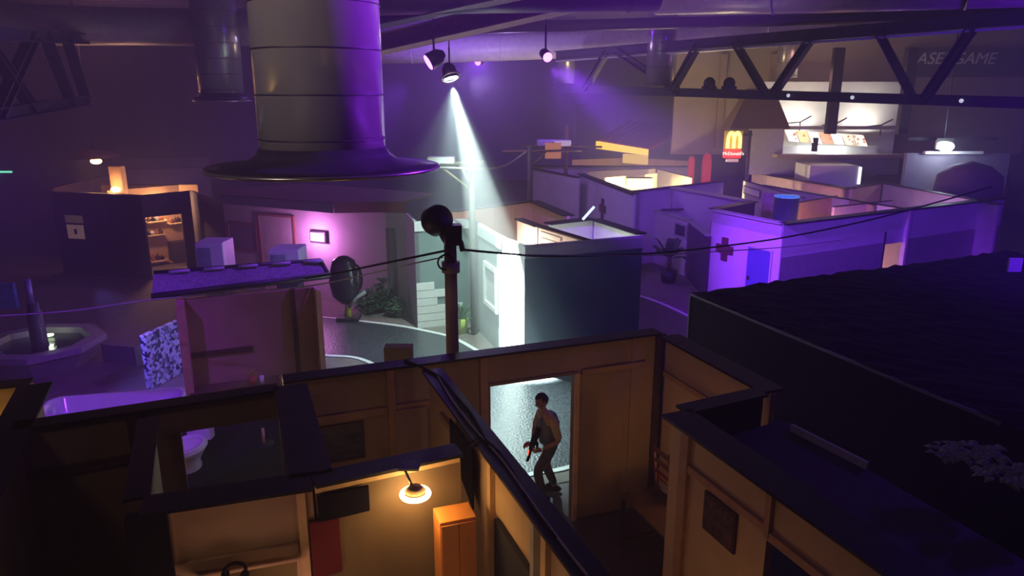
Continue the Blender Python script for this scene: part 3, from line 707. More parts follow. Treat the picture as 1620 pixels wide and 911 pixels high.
MB().tube([dc+Vector((.05, 0, -.06)), dc+Vector((.14, 0, -.22)), jt], [.075, .085, .07], 10).build('bracket', IRON, t)
MB().box(-.11, .11, -.1, .1, -.12, .14, rz=.2, c=atY(716, 372, q.y-.06)).build('junction_box', IRON, t)
MB().tube([atY(720, 375, q.y), atY(729, 383, q.y), atY(732, 397, q.y)], .035, 8).build('insulator_arm', IRON, t)
MB().lathe((q.x, q.y, 3.55), [(.12, 0), (.12, .14), (.1, .14)], 14).build('band', mat('grey band', (.3, .27, .25), .6), t)
MB().torus(atY(705, 415, q.y-.1), .1, .012, axis=(.2, -1, .0)).build('cable_coil', BLK, t)
hookL = atY(712, 395, q.y); hookR = atY(732, 395, q.y)
GREYP = mat('grey pole', (.09, .09, .08), .6, var=.12, scale=10)
t, q2 = pole(750, 529, 0, 4.2, .08, 'pale grey pole standing against the slate building', GREYP)
tp = Vector((q2.x, q2.y, 4.15)); la = atY(668, 262, q2.y+.2); lb = atY(765, 256, q2.y-.1)
MB().tube([la, lb], .045, 8).build('crossarm', mat('pale timber', (.22, .17, .11), .6), t)
MB().tube([Vector((q2.x, q2.y, 3.7)), la.lerp(lb, .6)], .03, 6).build('brace', MATS['pale timber'], t)
MB().tube([Vector((q2.x, q2.y, 3.6)), Vector((q2.x-.75, q2.y+.05, la.z))], .03, 6).build('brace', MATS['pale timber'], t)
bx = atY(700, 257, q2.y+.1); MB().box(-.35, .3, -.2, .2, -.02, .14, c=bx).build('lamp_housing', WHITE, t, bevel=.03)
t, q3 = pole(838, 240, 27, 4.0, .1, 'dim wooden pole beyond the slate building, left of two', GREYP)
MB().tube([(q3.x-1.0, q3.y, 3.8), (q3.x+1.9, q3.y, 3.85)], .05, 6).build('crossarm', POLEW, t)
MB().tube([(q3.x, q3.y, 3.2), (q3.x+.6, q3.y, 3.8)], .04, 6).build('brace', POLEW, t)
t, q4 = pole(896, 230, 31, 4.6, .1, 'dim wooden pole carrying a street lamp box, behind the other', POLEW)
MB().tube([(q4.x-1.9, q4.y, 3.75), (q4.x+1.5, q4.y, 3.7)], .05, 6).build('crossarm', POLEW, t)
bx = atY(878, 226, 30.6); MB().box(-.75, .65, -.3, .3, -.12, .14, c=bx).build('lamp_housing', mat('lilac shell', (.4, .38, .55), .5), t, bevel=.05)
t = thing('orange_box', tuple(atY(875, 244, 30)), 'orange backlit box hanging under the lamp housing', 'sign'); bx = atY(875, 238, 30)
MB().box(-.32, .32, -.1, .1, -.32, .3, c=bx).build('light_box', emis('orange box glow', (1, .35, .15), .45), t); MB().box(-.34, .34, -.11, .11, -.02, .02, c=bx).build('divider', IRON, t); MB().box(-.03, .03, .11, .9, .26, .32, c=bx).build('bracket', IRON, t)
t, q5 = pole(909, 210, 42, 5.3, .1, 'distant street lamp pole in the dark behind the poles', GREYP)
MB().tube([(q5.x, q5.y, 5.2), (q5.x+.8, q5.y, 5.35)], .05, 6).build('lamp_arm', GREYP, t)
cable([hookL, atY(600, 418, 10.6), atY(505, 437, 12.6), atY(380, 455, 14)], .018, BLK, 'black cable from the drum head pole to the shed roof')
cable([atY(-60, 503, 10.5), atY(110, 492, 10.5), atY(240, 474, 10.6), atY(400, 461, 10.6), atY(510, 449, 10.6), atY(640, 420, 10.2), atY(700, 407, 9.5)], .011, mat('grey cable', (.3, .28, .28), .5), 'thin grey cable sagging across the fountain yard')
cable([hookR, atY(800, 401, 10.2), atY(870, 405, 11), atY(1010, 402, 12.5), atY(1120, 392, 14), atY(1250, 374, 15), atY(1400, 342, 16), atY(1570, 295, 17)], .018, BLK, 'black cable running right from the drum head pole')
cable([atY(826, 403, 10.4), atY(1010, 404, 12), atY(1130, 398, 13.5), atY(1240, 391, 15), atY(1330, 380, 16.5)], .01, MATS['grey cable'], 'thin lower cable crossing the slate and violet walls')
cable([atY(690, 265, q2.y), atY(750, 266, q2.y), atY(800, 262, 22), atY(832, 240, 26)], .03, MATS['grey cable'], 'thick pale cable strung between the grey pole and the far pole')

# ------------------------------------------------------------------ slate building with the white corner
GH = 2.77
g0 = at(641, 337, GH); g1 = at(655, 351, GH); g2 = at(742, 346, GH); g3 = at(794, 376, GH); g4 = at(830, 389, GH); g5 = at(1017, 373, GH); g6 = at(880, 337, GH)
CAPT = CAPW
t, frG1 = wall('slate front wall with white painted bricks at its corner', g1, g2, h=GH, m=TEAL, cap=.06, capm=WHITE, th=.1, name='building_wall')
MB().ob(frG1, 0, frG1[3], 0, .03, GH-.24, GH-.03).build('fascia', WHITE, t)
bl = [(0, .45), (0, .75), (0, .52), (0, 1.18), (0, .78), (0, 1.18)]
for k, (a_, b_) in enumerate([(0, .46), (0, .76), (0, .53), (0, 1.2), (0, .78), (0, 1.25)]):
    zt = on(frG1, 661, 448)[1]-k*.205; nb = max(1, int(round((b_-a_)/.6)))
    MB().ob(frG1, .0, b_, 0, .03, zt-.19, zt).build('white_brick_course', WHITE, t)
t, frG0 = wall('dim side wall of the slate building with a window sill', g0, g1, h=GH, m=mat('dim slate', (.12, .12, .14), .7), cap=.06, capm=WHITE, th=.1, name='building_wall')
t, frG2 = wall('slate recess wall with a white framed window', g2, g3, h=GH, m=TEAL, cap=.1, capm=CAPT, th=.1, name='building_wall')
MB().ob(frG2, 0.02, frG2[3], 0, .03, GH-.26, GH-.03).build('fascia', CAPT, t)
wa_ = on(frG2, 768, 450)[0]; wb_ = on(frG2, 789, 450)[0]; z1w = on(frG2, 768, 412)[1]; z0w = on(frG2, 768, 478)[1]
t = thing('white_window', tuple(frG2[0]+frG2[1]*((wa_+wb_)/2)+Vector((0, 0, z0w))), 'white framed window beside the brightly lit corner', 'window')
mb = MB(); bdw = .1
mb.ob(frG2, wa_, wb_, .0, .06, z0w, z0w+bdw).ob(frG2, wa_, wb_, .0, .06, z1w-bdw, z1w).ob(frG2, wa_, wa_+bdw*1.3, .0, .06, z0w+bdw, z1w-bdw).ob(frG2, wb_-bdw*1.3, wb_, .0, .06, z0w+bdw, z1w-bdw); mb.build('window_frame', WHITE, t)
MB().ob(frG2, wa_+.1, wb_-.1, .005, .02, z0w+.1, z1w-.1).build('pane', mat('pale blind', (.45, .5, .47), .4), t)
MB().ob(frG2, wa_+.12, wb_-.12, .02, .045, z1w-.28, z1w-.16).build('blind_box', TEALD, t)
t, frG3 = wall('white corner panel blazing in the spotlight', g3, g4, h=GH, m=WHITE, cap=.06, capm=WHITE, th=.1, name='building_wall')
t, frG4 = wall('large dark slate wall with a grey fascia facing the viewer', g4, g5, h=GH, m=TEALD, cap=.1, capm=CAPT, th=.1, name='building_wall', over=0)
MB().ob(frG4, 0, frG4[3], 0, .03, GH-.27, GH-.03).build('fascia', CAPT, t)
# back and inner walls of that building
PINKC = mat('peach board', (.75, .55, .42), .65, var=.05, scale=2)
b0 = at(716, 333, GH); b1 = at(842, 317, GH); b2 = at(897, 340, GH); b3 = at(925, 346, GH); b4 = at(1010, 372, GH)
t, f_ = wall('peach boarded back wall of the slate building', b0, b1, h=GH, m=PINKC, cap=.34, name='building_wall')
for k in range(1, 4): MB().ob(f_, f_[3]*k/4-.02, f_[3]*k/4+.02, 0, .02, 0, GH-.04).build('cover_strip', PINKC, t)
t, f_ = wall('back side wall of the slate building with black cap', b1, b2, h=GH, m=PINKC, cap=.34, name='building_wall')
r0 = at(940, 346, GH); r1 = at(1012, 369, GH)
t, f_ = wall('black capped right wall of the slate building', r0, r1, h=GH, m=OFFW, cap=.3, name='building_wall')
c0 = at(822, 348, GH); c1 = at(936, 346, GH)
t, f_ = wall('inner grey wall with a black cap inside the slate building', at(868, 353, GH), at(938, 345, GH), h=GH, m=OFFW, cap=.34, name='building_wall')
t, f_ = wall('short inner white wall behind the blazing corner', at(818, 345, GH), at(850, 357, GH), h=GH, m=WHITE, cap=.25, name='building_wall')
t, f_ = wall('slatted white inner wall inside the slate building', at(852, 357, GH), at(928, 380, GH), h=GH, m=WHITE, cap=.22, name='building_wall')
for k in range(6): MB().ob(f_, .1, f_[3]*.5, 0, .025, GH-.2-.14*k, GH-.12-.14*k).build('slat', WHITE, t)
t = thing('white_cabinet', tuple(at(955, 384, 1.9)), 'white low cabinet top visible inside the roofless slate building', 'cabinet'); q = at(960, 366, 1.9)
MB().box(q.x-.8, q.x+.7, q.y-.4, q.y+.4, 0, 1.9).build('cabinet_body', WHITE, t); MB().box(q.x-.84, q.x+.74, q.y-.44, q.y+.44, 1.9, 1.95).build('cabinet_top', WHITE, t)
light('POINT', (1.7, 16.5, 2.3), 40, (.85, 1, .8), size=.08, name='room_light')
light('POINT', (.0, 17.3, 2.1), 130, (1, .6, .42), size=.1, name='room_light')
tag(MB().tube([atY(922, 347, 15.9), atY(940, 327, 16.0)], .03, 8).build('fluorescent_stick', emis('cool stick', (.5, .65, 1), 2.2)), 'thin glowing blue white stick leaning on the slate building roof', 'light tube')
# green pot, window sill
gp = at(730, 527, 0)
tag(MB().lathe((gp.x, gp.y, .012), [(.13, 0), (.18, .4), (.16, .4), (.13, .1), (.001, .1)], 20).build('lime_pot', GREENP), 'lime green pot at the foot of the slate wall', 'pot')
mb = MB(); leaves(mb, (gp.x, gp.y, .35), 26, .75, .03, 1.5); tag(mb.build('thin_plant', GREEN), 'thin dark plant growing from the lime green pot', 'plant')

# ------------------------------------------------------------------ pale building with the pink lamp
PH = 2.75
p0 = at(300, 300, PH); p1 = at(352, 316, PH); p2 = at(610, 335, PH); p3 = at(641, 336, PH)
PALEB = mat('pale render', (.5, .46, .47), .75, var=.06, scale=2)
t, f0 = wall('dark end wall between the lit shop and the pale facade', p0, p1, h=PH, m=mat('dusky render', (.15, .13, .16), .8), cap=0, name='building_wall')
t, fP = wall('pale facade with the pink wall lamp and doors', p1, p2, h=PH, m=PALEB, cap=0, name='building_wall', th=.12)
t, fQ = wall('pale facade piece beside the slate building', p2, p3, h=PH, m=PALEB, cap=0, name='building_wall', th=.12)
def facade(fr, x0, y0, x1, y1, name, label, cat, fm, pm_, z0=None, bd=.06):
    a = on(fr, x0, y0); b = on(fr, x1, y1); s0, s1 = sorted((a[0], b[0])); zb, zt = sorted((a[1], b[1])); zb = z0 if z0 is not None else zb
    t = thing(name, tuple(fr[0]+fr[1]*((s0+s1)/2)+Vector((0, 0, zb))), label, cat); mb = MB()
    mb.ob(fr, s0, s1, 0, .05, zt-bd, zt).ob(fr, s0, s0+bd, 0, .05, zb, zt-bd).ob(fr, s1-bd, s1, 0, .05, zb, zt-bd)
    if z0 is None: mb.ob(fr, s0+bd, s1-bd, 0, .05, zb, zb+bd)
    ff = mb.build('frame', fm, t); lf = MB().ob(fr, s0+bd, s1-bd, 0, .025, zb+(bd if z0 is None else .0), zt-bd).build('pane' if z0 is None else 'door_leaf', pm_, ff if z0 is None else t)
    return lf, (s0, s1, zb, zt)
facade(fP, 360, 350, 411, 399, 'framed_window', 'dim window with red brown frame left of the open door', 'window', PINKW, mat('curtain grey', (.2, .17, .22), .6))
t, r = facade(fP, 408, 337, 472, 420, 'house_door', 'pale door in a red brown frame on the lamp lit facade', 'door', PINKW, OFFW, z0=.02)
MB().ob(fP, r[1]-.2, r[1]-.14, .025, .07, .95, 1.05).build('door_handle', IRON, t)
facade(fQ, 611, 361, 629, 430, 'narrow_door', 'narrow grey door close to the slate building', 'door', mat('grey frame', (.18, .17, .19), .6), mat('grey door', (.22, .21, .24), .6), z0=.02)
a = on(fP, 506, 374)
t = thing('wall_lamp', tuple(fP[0]+fP[1]*a[0]+Vector((0, 0, a[1]-.12))), 'bright pink floodlight mounted on the pale facade', 'lamp')
MB().ob(fP, a[0]-.28, a[0]+.28, 0, .1, a[1]-.17, a[1]+.17).build('housing', IRON, t, bevel=.02)
MB().ob(fP, a[0]-.23, a[0]+.23, .1, .13, a[1]-.12, a[1]+.12).build('lens', emis('pink glow', (1, .32, .95), 9), t, bevel=.03)
lp_ = fP[0]+fP[1]*a[0]+fP[2]*.45+Vector((0, 0, a[1]))
light('POINT', tuple(lp_), 95, (.95, .28, .95), size=.12, name='pink_light')
# overhanging flat roof of the pale building
ov = [at(330, 297, PH+.12), at(350, 306, PH+.12), at(527, 326, PH+.12), at(527, 310, PH+.12)]
def slab(pts, th, name, label, m, cat='roof'):
    vs = [Vector(p) for p in pts]; n = len(vs)
    o = MB().add(vs+[v-Vector((0, 0, th)) for v in vs], [tuple(range(n)), tuple(range(n, 2*n))[::-1]]+[(i, (i+1) % n, (i+1) % n+n, i+n) for i in range(n)]).build(name, m)
    return tag(o, label, cat)
slab([at(345, 300, PH+.3), at(352, 308, PH+.3), at(527, 320, PH+.3), at(640, 318, PH+.3), at(690, 306, PH+.3), at(480, 290, PH+.3)], .04, 'flat_roof', 'brown flat roof of the pale building under the giant duct', BROWN)
t = thing('roof_fascia', tuple((p1+p2)/2), 'long overhanging roof edge of the pale building, violet then red', 'roof edge')
fe = frame(at(350, 305, PH+.3), at(527, 319, PH+.3)); MB().ob(fe, 0, fe[3], 0, .06, PH, PH+.28).build('fascia_board', mat('violet fascia', (.2, .16, .24), .6), t)
fe2 = frame(at(528, 319, PH+.3), at(642, 317, PH+.3)); MB().ob(fe2, 0, fe2[3], 0, .06, PH, PH+.28).build('red_fascia_board', REDR, t)
# AC units / white boxes
def wbox(x0, y0, x1, y1, Y, label):
    a = atY(x0, y0, Y); b = atY(x1, y1, Y); t = thing('white_unit', (a.x, a.y, 0), label, 'air conditioner')
    xm = a.x+(b.x-a.x)*.56
    MB().box(a.x, b.x, Y, Y+.7, b.z, a.z).build('cabinet', WHITE, t, bevel=.02)
    MB().box(a.x+.06, xm, Y-.02, Y, b.z+.1, a.z-.12).build('front_grille', mat('grille grey', (.25, .28, .33), .6), t)
    MB().box(a.x+.1, b.x-.1, Y+.1, Y+.6, 0, b.z).build('stand', DRK, t); return t
wbox(307, 384, 357, 440, 16.5, 'white boxy cooling unit left of the red brown framed window')
wbox(424, 395, 475, 440, 16.5, 'white boxy cooling unit in front of the pale door')

# covered statue on the roadside, with yellow base
sb_ = at(552, 507, 0)
t = thing('covered_figure', (sb_.x, sb_.y, .012), 'dark plastic wrapped figure on a yellow post by the road', 'statue')
def hz(py): return atY(552, py, sb_.y).z
mb = MB(); prof = [(.12, hz(480)), (.34, hz(468)), (.42, hz(445)), (.36, hz(425)), (.3, hz(412)), (.12, hz(405)), (.001, hz(404))]
mb.lathe((sb_.x-.05, sb_.y, 0), prof, 14, 1, .8); mb.build('wrapped_cover', mat('shiny black plastic', (.015, .013, .02), .22, bump=1.0, scale=5), t)
MB().ball((sb_.x+.25, sb_.y, hz(440)), .26, 12, .7, .7, 1.5).build('shoulder_bundle', MATS['shiny black plastic'], t)
MB().tube([(sb_.x, sb_.y, .08), (sb_.x, sb_.y, hz(474))], [.12, .06], 10).build('yellow_post', YEL, t)
MB().box(sb_.x-.3, sb_.x+.3, sb_.y-.2, sb_.y+.2, .03, .12).build('base_block', IRON, t, bevel=.02)
MB().tube([(sb_.x+.05, sb_.y-.1, hz(484)), (sb_.x+.25, sb_.y-.1, hz(470)), (sb_.x+.5, sb_.y-.1, hz(460))], .05, 8).build('pale_arm', CAPW, t)
def bush(px, py, h, w_, label, n=140, m=GREEN, z=0.012, name='leafy_bush'):
    p = at(px, py, z); mb = MB(); rn = random.Random(px)
    for k in range(n):
        a = rn.uniform(0, 2*pi); rr = w_*rn.random()**.5; zz = z+h*rn.uniform(.1, 1)*(1-.5*rr/w_)
        leaves(mb, (p.x+rr*cos(a), p.y+rr*sin(a), zz), 2, .3*h, .05, .6, rn)
    mb.tube([(p.x, p.y, z), (p.x, p.y, z+h*.5)], .03, 6)
    return tag(mb.build(name, m), label, 'plant')
bush(583, 494, .75, .32, 'dark bush behind the wrapped figure')
bush(607, 492, 1.0, .28, 'taller dark plant beside the narrow grey door')
bush(629, 500, .55, .25, 'low dark plant at the corner of the slate building')
# crate peeking over the near wall
q = at(627, 561, HB+.02); tag(MB().box(q.x-.17, q.x+.18, q.y+.08, q.y+.25, HB-.1, HB+.08).build('cardboard_box', mat('cardboard', (.35, .26, .15), .8)), 'small brown cardboard box behind the long wall cap', 'box')

# ------------------------------------------------------------------ left dark buildings with the lit shop
LH = 2.75
l0 = at(80, 303, LH); l1_ = at(165, 306, LH); l2 = at(222, 309, LH); l3 = at(300, 302, LH)
t, fa_ = wall('dark facade with two lit notices at the far left', l0, l1_, h=LH, m=DRK, cap=.2, name='building_wall')
t, fb_ = wall('dark facade left of the lit shop', l1_, l2, h=LH, m=DRK, cap=.2, name='building_wall')
fc2 = frame(l2, l3); so0 = on(fc2, 226, 345)[0]; so1 = on(fc2, 288, 345)[0]; zt = on(fc2, 260, 341)[1]
t, fc2 = wall('dark shopfront wall around the lit opening', l2, l3, h=LH, m=DRK, cap=.15, ops=[(so0, so1, -1, zt)], name='building_wall')
SHOPW = mat('shop board', (.6, .38, .2), .7, var=.06)
back = frame(l2-fc2[2]*2.2-fc2[1]*.3, l3-fc2[2]*2.2+fc2[1]*.6)
t, bk_ = wall('warm lit rear wall of the shop with shelves', back[0], back[0]+back[1]*back[3], h=LH, m=SHOPW, cap=0, name='building_wall')
for k, (x0, x1, y) in enumerate([(228, 260, 350), (228, 258, 371), (228, 262, 413), (264, 292, 352), (264, 292, 412)]):
    sh_ = onp(bk_, (x0+x1)/2, y); a = on(bk_, x0, y)[0]; b = on(bk_, x1, y)[0]; z = on(bk_, x0, y)[1]
    tag(MB().ob(bk_, a, b, .0, .35, z-.04, z).build('shop_shelf', PALE), ['upper left', 'middle left', 'lower left', 'upper right', 'lower right'][k]+' shelf on the rear wall of the lit shop', 'shelf', 'shelves in the lit shop')
    if k == 4: continue
    for j in range(4):
        ss = a+(b-a)*(j+.6)/4.6; hh = random.uniform(.12, .3)
        o = MB(); c = bk_[0]+bk_[1]*ss+bk_[2]*.18
        o.lathe((c.x, c.y, z), [(.07, 0), (.08, hh*.6), (.03, hh*.8), (.03, hh), (.001, hh)], 10)
        tag(o.build('shop_bottle', [DWOOD, BLK, WHITE, mat('amber', (.4, .15, .05), .3)][(j+k) % 4]), ['dark or pale bottle on the upper left shelf of the lit shop', 'dark or pale bottle on the middle left shelf of the lit shop', 'dark or pale bottle on the lower left shelf of the lit shop', 'dark or pale bottle on the upper right shelf of the lit shop'][k], 'bottle', ['upper left', 'middle left', 'lower left', 'upper right'][k]+' shelf bottles')
a = on(bk_, 264, 382); b = on(bk_, 292, 408)
tag(MB().ob(bk_, a[0], b[0], .02, .4, b[1], a[1]).build('dark_cabinet', DRK), 'dark cabinet at the right of the lit shop', 'cabinet')
light('POINT', tuple((l2+l3)/2-fc2[2]*1.0+Vector((0, 0, -.5))), 75, (1, .52, .25), size=.1, name='shop_light')
# notices
for (x0, y0, x1, y1, lb_) in ((103, 340, 132, 353, 'brown notice above the pale one on the dark facade'), (106, 355, 135, 378, 'pale notice with a small dark drawing on the dark facade')):
    a = on(fa_, x0, y0); b = on(fa_, x1, y1)
    t = thing('notice', tuple(fa_[0]+fa_[1]*a[0]+Vector((0, 0, b[1]))), lb_, 'notice')
    MB().ob(fa_, a[0], b[0], .005, .03, b[1], a[1]).build('sheet', mat('lit paper' if y0 > 350 else 'brown paper', (.65, .5, .35) if y0 > 350 else (.3, .18, .14), .7, emit=(1, .6, .4), es=.10 if y0 > 350 else .04), t)
    if y0 > 350: MB().ob(fa_, (a[0]+b[0])/2-.04, (a[0]+b[0])/2+.06, .03, .035, (a[1]+b[1])/2-.08, (a[1]+b[1])/2+.1).build('drawing', DWOOD, t)
# lit wall behind, with bulkhead bulb on a post, and lamp under an awning
lw0 = at(160, 292, LH); lw1 = at(312, 291, LH)
t, flw = wall('warm lit wall top seen above the dark facades', lw0+Vector((0, 0, 0)), lw1, h=LH, m=SHOPW, cap=.08, name='building_wall')
light('POINT', inroom(245, 299, 2.2), 160, (1, .55, .3), size=.1, name='room_light')
q = atY(183, 300, 24.3)
t = thing('lit_post', (q.x, q.y, 0), 'square post with a bright bulb at its front above the dark facade', 'post')
MB().box(q.x-.2, q.x+.2, q.y+.1, q.y+.4, 0, q.z+.75).build('post_shaft', BATT, t)
MB().ball(q+Vector((0, -.0, 0)), .12, 14, 1.4, .7, .8).build('bulb', emis('warm bulb', (1, .55, .2), 14), t)
light('POINT', tuple(q+Vector((0, -.2, .25))), 22, (1, .5, .22), size=.08, name='bulb_light')
q = atY(152, 255, 26)
t = thing('awning_lamp', tuple(q), 'bright amber bulb hanging under a brown awning at the far left', 'lamp')
MB().ball(q, .15, 14, 1.3, 1, .7).build('bulb', MATS['warm bulb'], t)
MB().lathe(q+Vector((-.1, .1, .12)), [(.9, 0), (.6, .16), (.001, .3)], 16).build('awning_shade', BROWN, t)
MB().tube([q+Vector((-.1, .1, .2)), Vector((q.x-.1, q.y+.1, 9.08))], .03, 6).build('hanger', IRON, t)
light('POINT', tuple(q+Vector((0, -.35, -.1))), 28, (1, .5, .2), size=.08, name='bulb_light')
# further dim buildings behind
for (x0, y0, x1, y1, m, lb_) in ((85, 296, 170, 276, PLYD, 'dim brown wall stepping up behind the far left facade'), (180, 268, 330, 264, mat('mauve board', (.25, .2, .3), .8), 'long mauve wall behind the warm lit wall'), (175, 250, 330, 248, mat('mauve board', (.25, .2, .3), .8), 'furthest mauve wall behind the left rooms')):
    wall(lb_, at(x0, y0, 2.6), at(x1, y1, 2.6), h=2.6, m=m, cap=.1, name='building_wall')
q = atY(18, 272, 34.2); tag(MB().box(-23.99, -23.4, q.y, q.y+.1, q.z-.04, q.z+.04).build('exit_light', emis('green exit', (.2, 1, .6), 1.3)), 'small green exit light in the dark at the far left', 'light')

# ------------------------------------------------------------------ violet building with crosses and its neighbours
VH = 2.65
VW = mat('white render', (.62, .6, .63), .7, var=.05, scale=2)
v0 = at(919, 275, VH); v1 = at(1003, 303, VH); v2 = at(1090, 346, VH)
t, fV = wall('long violet wall with a dark cross', at(917, 274, VH), at(1003, 306, VH), h=VH, m=VW, cap=.3, name='building_wall')
t2, fV2 = wall('violet wall with a small window beside the palm', at(985, 316, 1.9), at(1088, 347, 1.9), h=1.9, m=VW, cap=.32, capm=CAPW, name='building_wall')
wall('front return wall of the bright yellow room', at(1005, 302, VH), at(1145, 286, VH), h=VH, m=VW, cap=.25, name='building_wall')
t3, fV3 = wall('bright violet wall with dark cross and blue door', at(1127, 331, VH), at(1239, 353, VH), h=VH, m=VW, cap=.3, capm=CAPW, name='building_wall')
MB().ob(fV3, 0, fV3[3], 0, .02, VH-.35, VH-.03).build('fascia', CAPW, t3)
t4, fV4 = wall('long dim violet wall with dark lower half and small lit window', at(1240, 353, VH), at(1590, 312, VH), h=VH, m=VW, cap=.3, name='building_wall',
    ops=[(on(frame(at(1240, 353, VH), at(1590, 312, VH)), 1397, 400)[0], on(frame(at(1240, 353, VH), at(1590, 312, VH)), 1427, 400)[0], .0, on(frame(at(1240, 353, VH), at(1590, 312, VH)), 1412, 385)[1])])
so = on(fV4, 1397, 400)[0]; so2 = on(fV4, 1427, 400)[0]
MB().ob(fV4, 0, so-.05, 0, .015, 0, 1.75).build('dark_dado', mat('dado paint', (.28, .26, .3), .7), t4); MB().ob(fV4, so2+.05, fV4[3], 0, .015, 0, 1.75).build('dark_dado', MATS['dado paint'], t4)
MB().ob(fV4, so-.05, so, 0, .03, 0, 2.05).build('door_frame', IRON, t4); MB().ob(fV4, so2, so2+.05, 0, .03, 0, 2.05).build('door_frame', IRON, t4)
t, _ = wall('pinkish inner wall seen through the small lit doorway', Vector((*(fV4[0]+fV4[1]*(so-.6)-fV4[2]*1.3)[:2], 0)), Vector((*(fV4[0]+fV4[1]*(so2+1.2)-fV4[2]*1.3)[:2], 0)), h=VH, m=mat('pink board', (.6, .45, .42), .7), cap=.08, name='building_wall')
q = fV4[0]+fV4[1]*(so+.3)-fV4[2]*.7; light('POINT', (q.x, q.y, .5), 14, (1, .4, .35), size=.08, name='room_light')
def cross(fr, x, y, arm, label):
    s, z = on(fr, x, y); t = MB(); wd = arm*.36
    t.ob(fr, s-wd, s+wd, .005, .04, z-arm, z+arm); t.ob(fr, s-arm, s-wd, .005, .04, z-wd, z+wd); t.ob(fr, s+wd, s+arm, .005, .04, z-wd, z+wd)
    tag(t.build('cross_sign', mat('dark red cross', (.09, .015, .03), .6)), label, 'sign')
cross(fV, 954, 330, .38, 'smaller dark cross sign on the long violet wall at the back')
cross(fV3, 1147, 394, .33, 'dark cross sign on the brightest violet wall')
t, r = facade(fV3, 1184, 387, 1219, 446, 'blue_door', 'blue door next to the dark cross on the bright violet wall', 'door', VW, BLUED, z0=.02, bd=.04)
MB().ob(fV3, r[0]+.1, r[0]+.16, .03, .07, .95, 1.05).build('door_handle', IRON, t)
facade(fV2, 1069, 350, 1087, 379, 'dark_window', 'small dark window in the violet wall above the palm', 'window', CAPW, GLASS)
facade(fV2, 1000, 330, 1001, 331, 'x', 'x', 'x', CAPW, GLASS) if False else None
wall('violet wall with dark doorway between palm and cross wall', at(1090, 348, 1.9), at(1127, 333, VH)+Vector((.0, .2, 0)), h=1.9, m=DRK, cap=.25, capm=CAPW, name='building_wall')
wall('violet capped rear wall over the open middle room', at(1065, 296, VH), at(1180, 317, VH), h=VH, m=VW, cap=.4, capm=CAPW, name='building_wall')
wall('short black wall on top right of middle room', at(1130, 330, VH), at(1195, 318, VH), h=VH, m=BLK, cap=.3, name='building_wall')
for k in range(3):
    tag(MB().tube([at(1035+6*k, 322+5*k, 1.95), at(1100+4*k, 318+6*k, 1.95)], .04, 6).build('roof_beam', IRON), 'dark beam crossing the open middle room, '+['far', 'middle', 'near'][k]+' one of three', 'beam', 'beams over the open middle room')
# stuff on the roof line
q = at(1106, 326, VH); tag(MB().box(q.x-.5, q.x+.4, q.y-.2, q.y+.3, VH-.2, VH+.2, rz=.3).build('roof_box', DRK), 'dark box sitting at the wall tops near the middle room', 'box') if False else None
# bright yellow lit room
YH = VH
YB = mat('yellowish board', (.85, .75, .5), .6, var=.03)
ya = at(922, 272, YH); yb = at(1035, 269, YH); yc = at(1092, 283, YH)
wall('glowing cream back wall of the bright yellow room', at(930, 270, YH), at(1037, 266, YH), h=YH, m=YB, cap=.08, name='building_wall')
wall('glowing cream right wall of the bright yellow room', at(1040, 267, YH), at(1092, 280, YH), h=YH, m=YB, cap=.08, name='building_wall')
wall('inner cream partition inside the bright yellow room', at(958, 281, YH), at(1040, 274, YH), h=YH, m=YB, cap=.1, capm=YB, name='building_wall')
t = thing('ceiling_hood', tuple(at(1010, 286, 2.2)), 'grey hood hanging in the bright yellow room', 'hood'); q = at(1012, 285, 2.5)
MB().box(q.x-.55, q.x+.5, q.y-.3, q.y+.3, 2.2, 2.6).build('hood_body', mat('grey metal', (.3, .27, .22), .6), t); MB().box(q.x-.1, q.x+.1, q.y-.1, q.y+.1, 0, 2.2).build('hood_post', MATS['grey metal'], t)
light('POINT', inroom(985, 284, 1.9), 550, (1, .82, .42), size=.1, name='room_light')
light('POINT', inroom(1060, 285, 1.9), 550, (1, .82, .42), size=.1, name='room_light')
# dim brown roofless room behind it
wall('dim brown back wall behind the yellow room', at(905, 252, YH), at(985, 249, YH), h=YH, m=PLY, cap=.08, name='building_wall')
wall('dim brown right wall behind the yellow room', at(987, 248, YH), at(1090, 254, YH), h=YH, m=PLY, cap=.08, name='building_wall')
wall('black wall in front of the dim brown room', at(845, 262, YH), at(1095, 263, YH), h=YH, m=VW, cap=.5, name='building_wall')
wall('violet side wall below the far poles', at(843, 266, YH), at(915, 280, YH), h=YH, m=VW, cap=.2, name='building_wall')
light('POINT', inroom(985, 257, 2.0), 160, (1, .6, .35), size=.1, name='room_light')
light('SPOT', (1.2, 27.5, 6.6), 500, VIO, at(880, 300, 1.0), 50, .7, .1, 'wash_light')
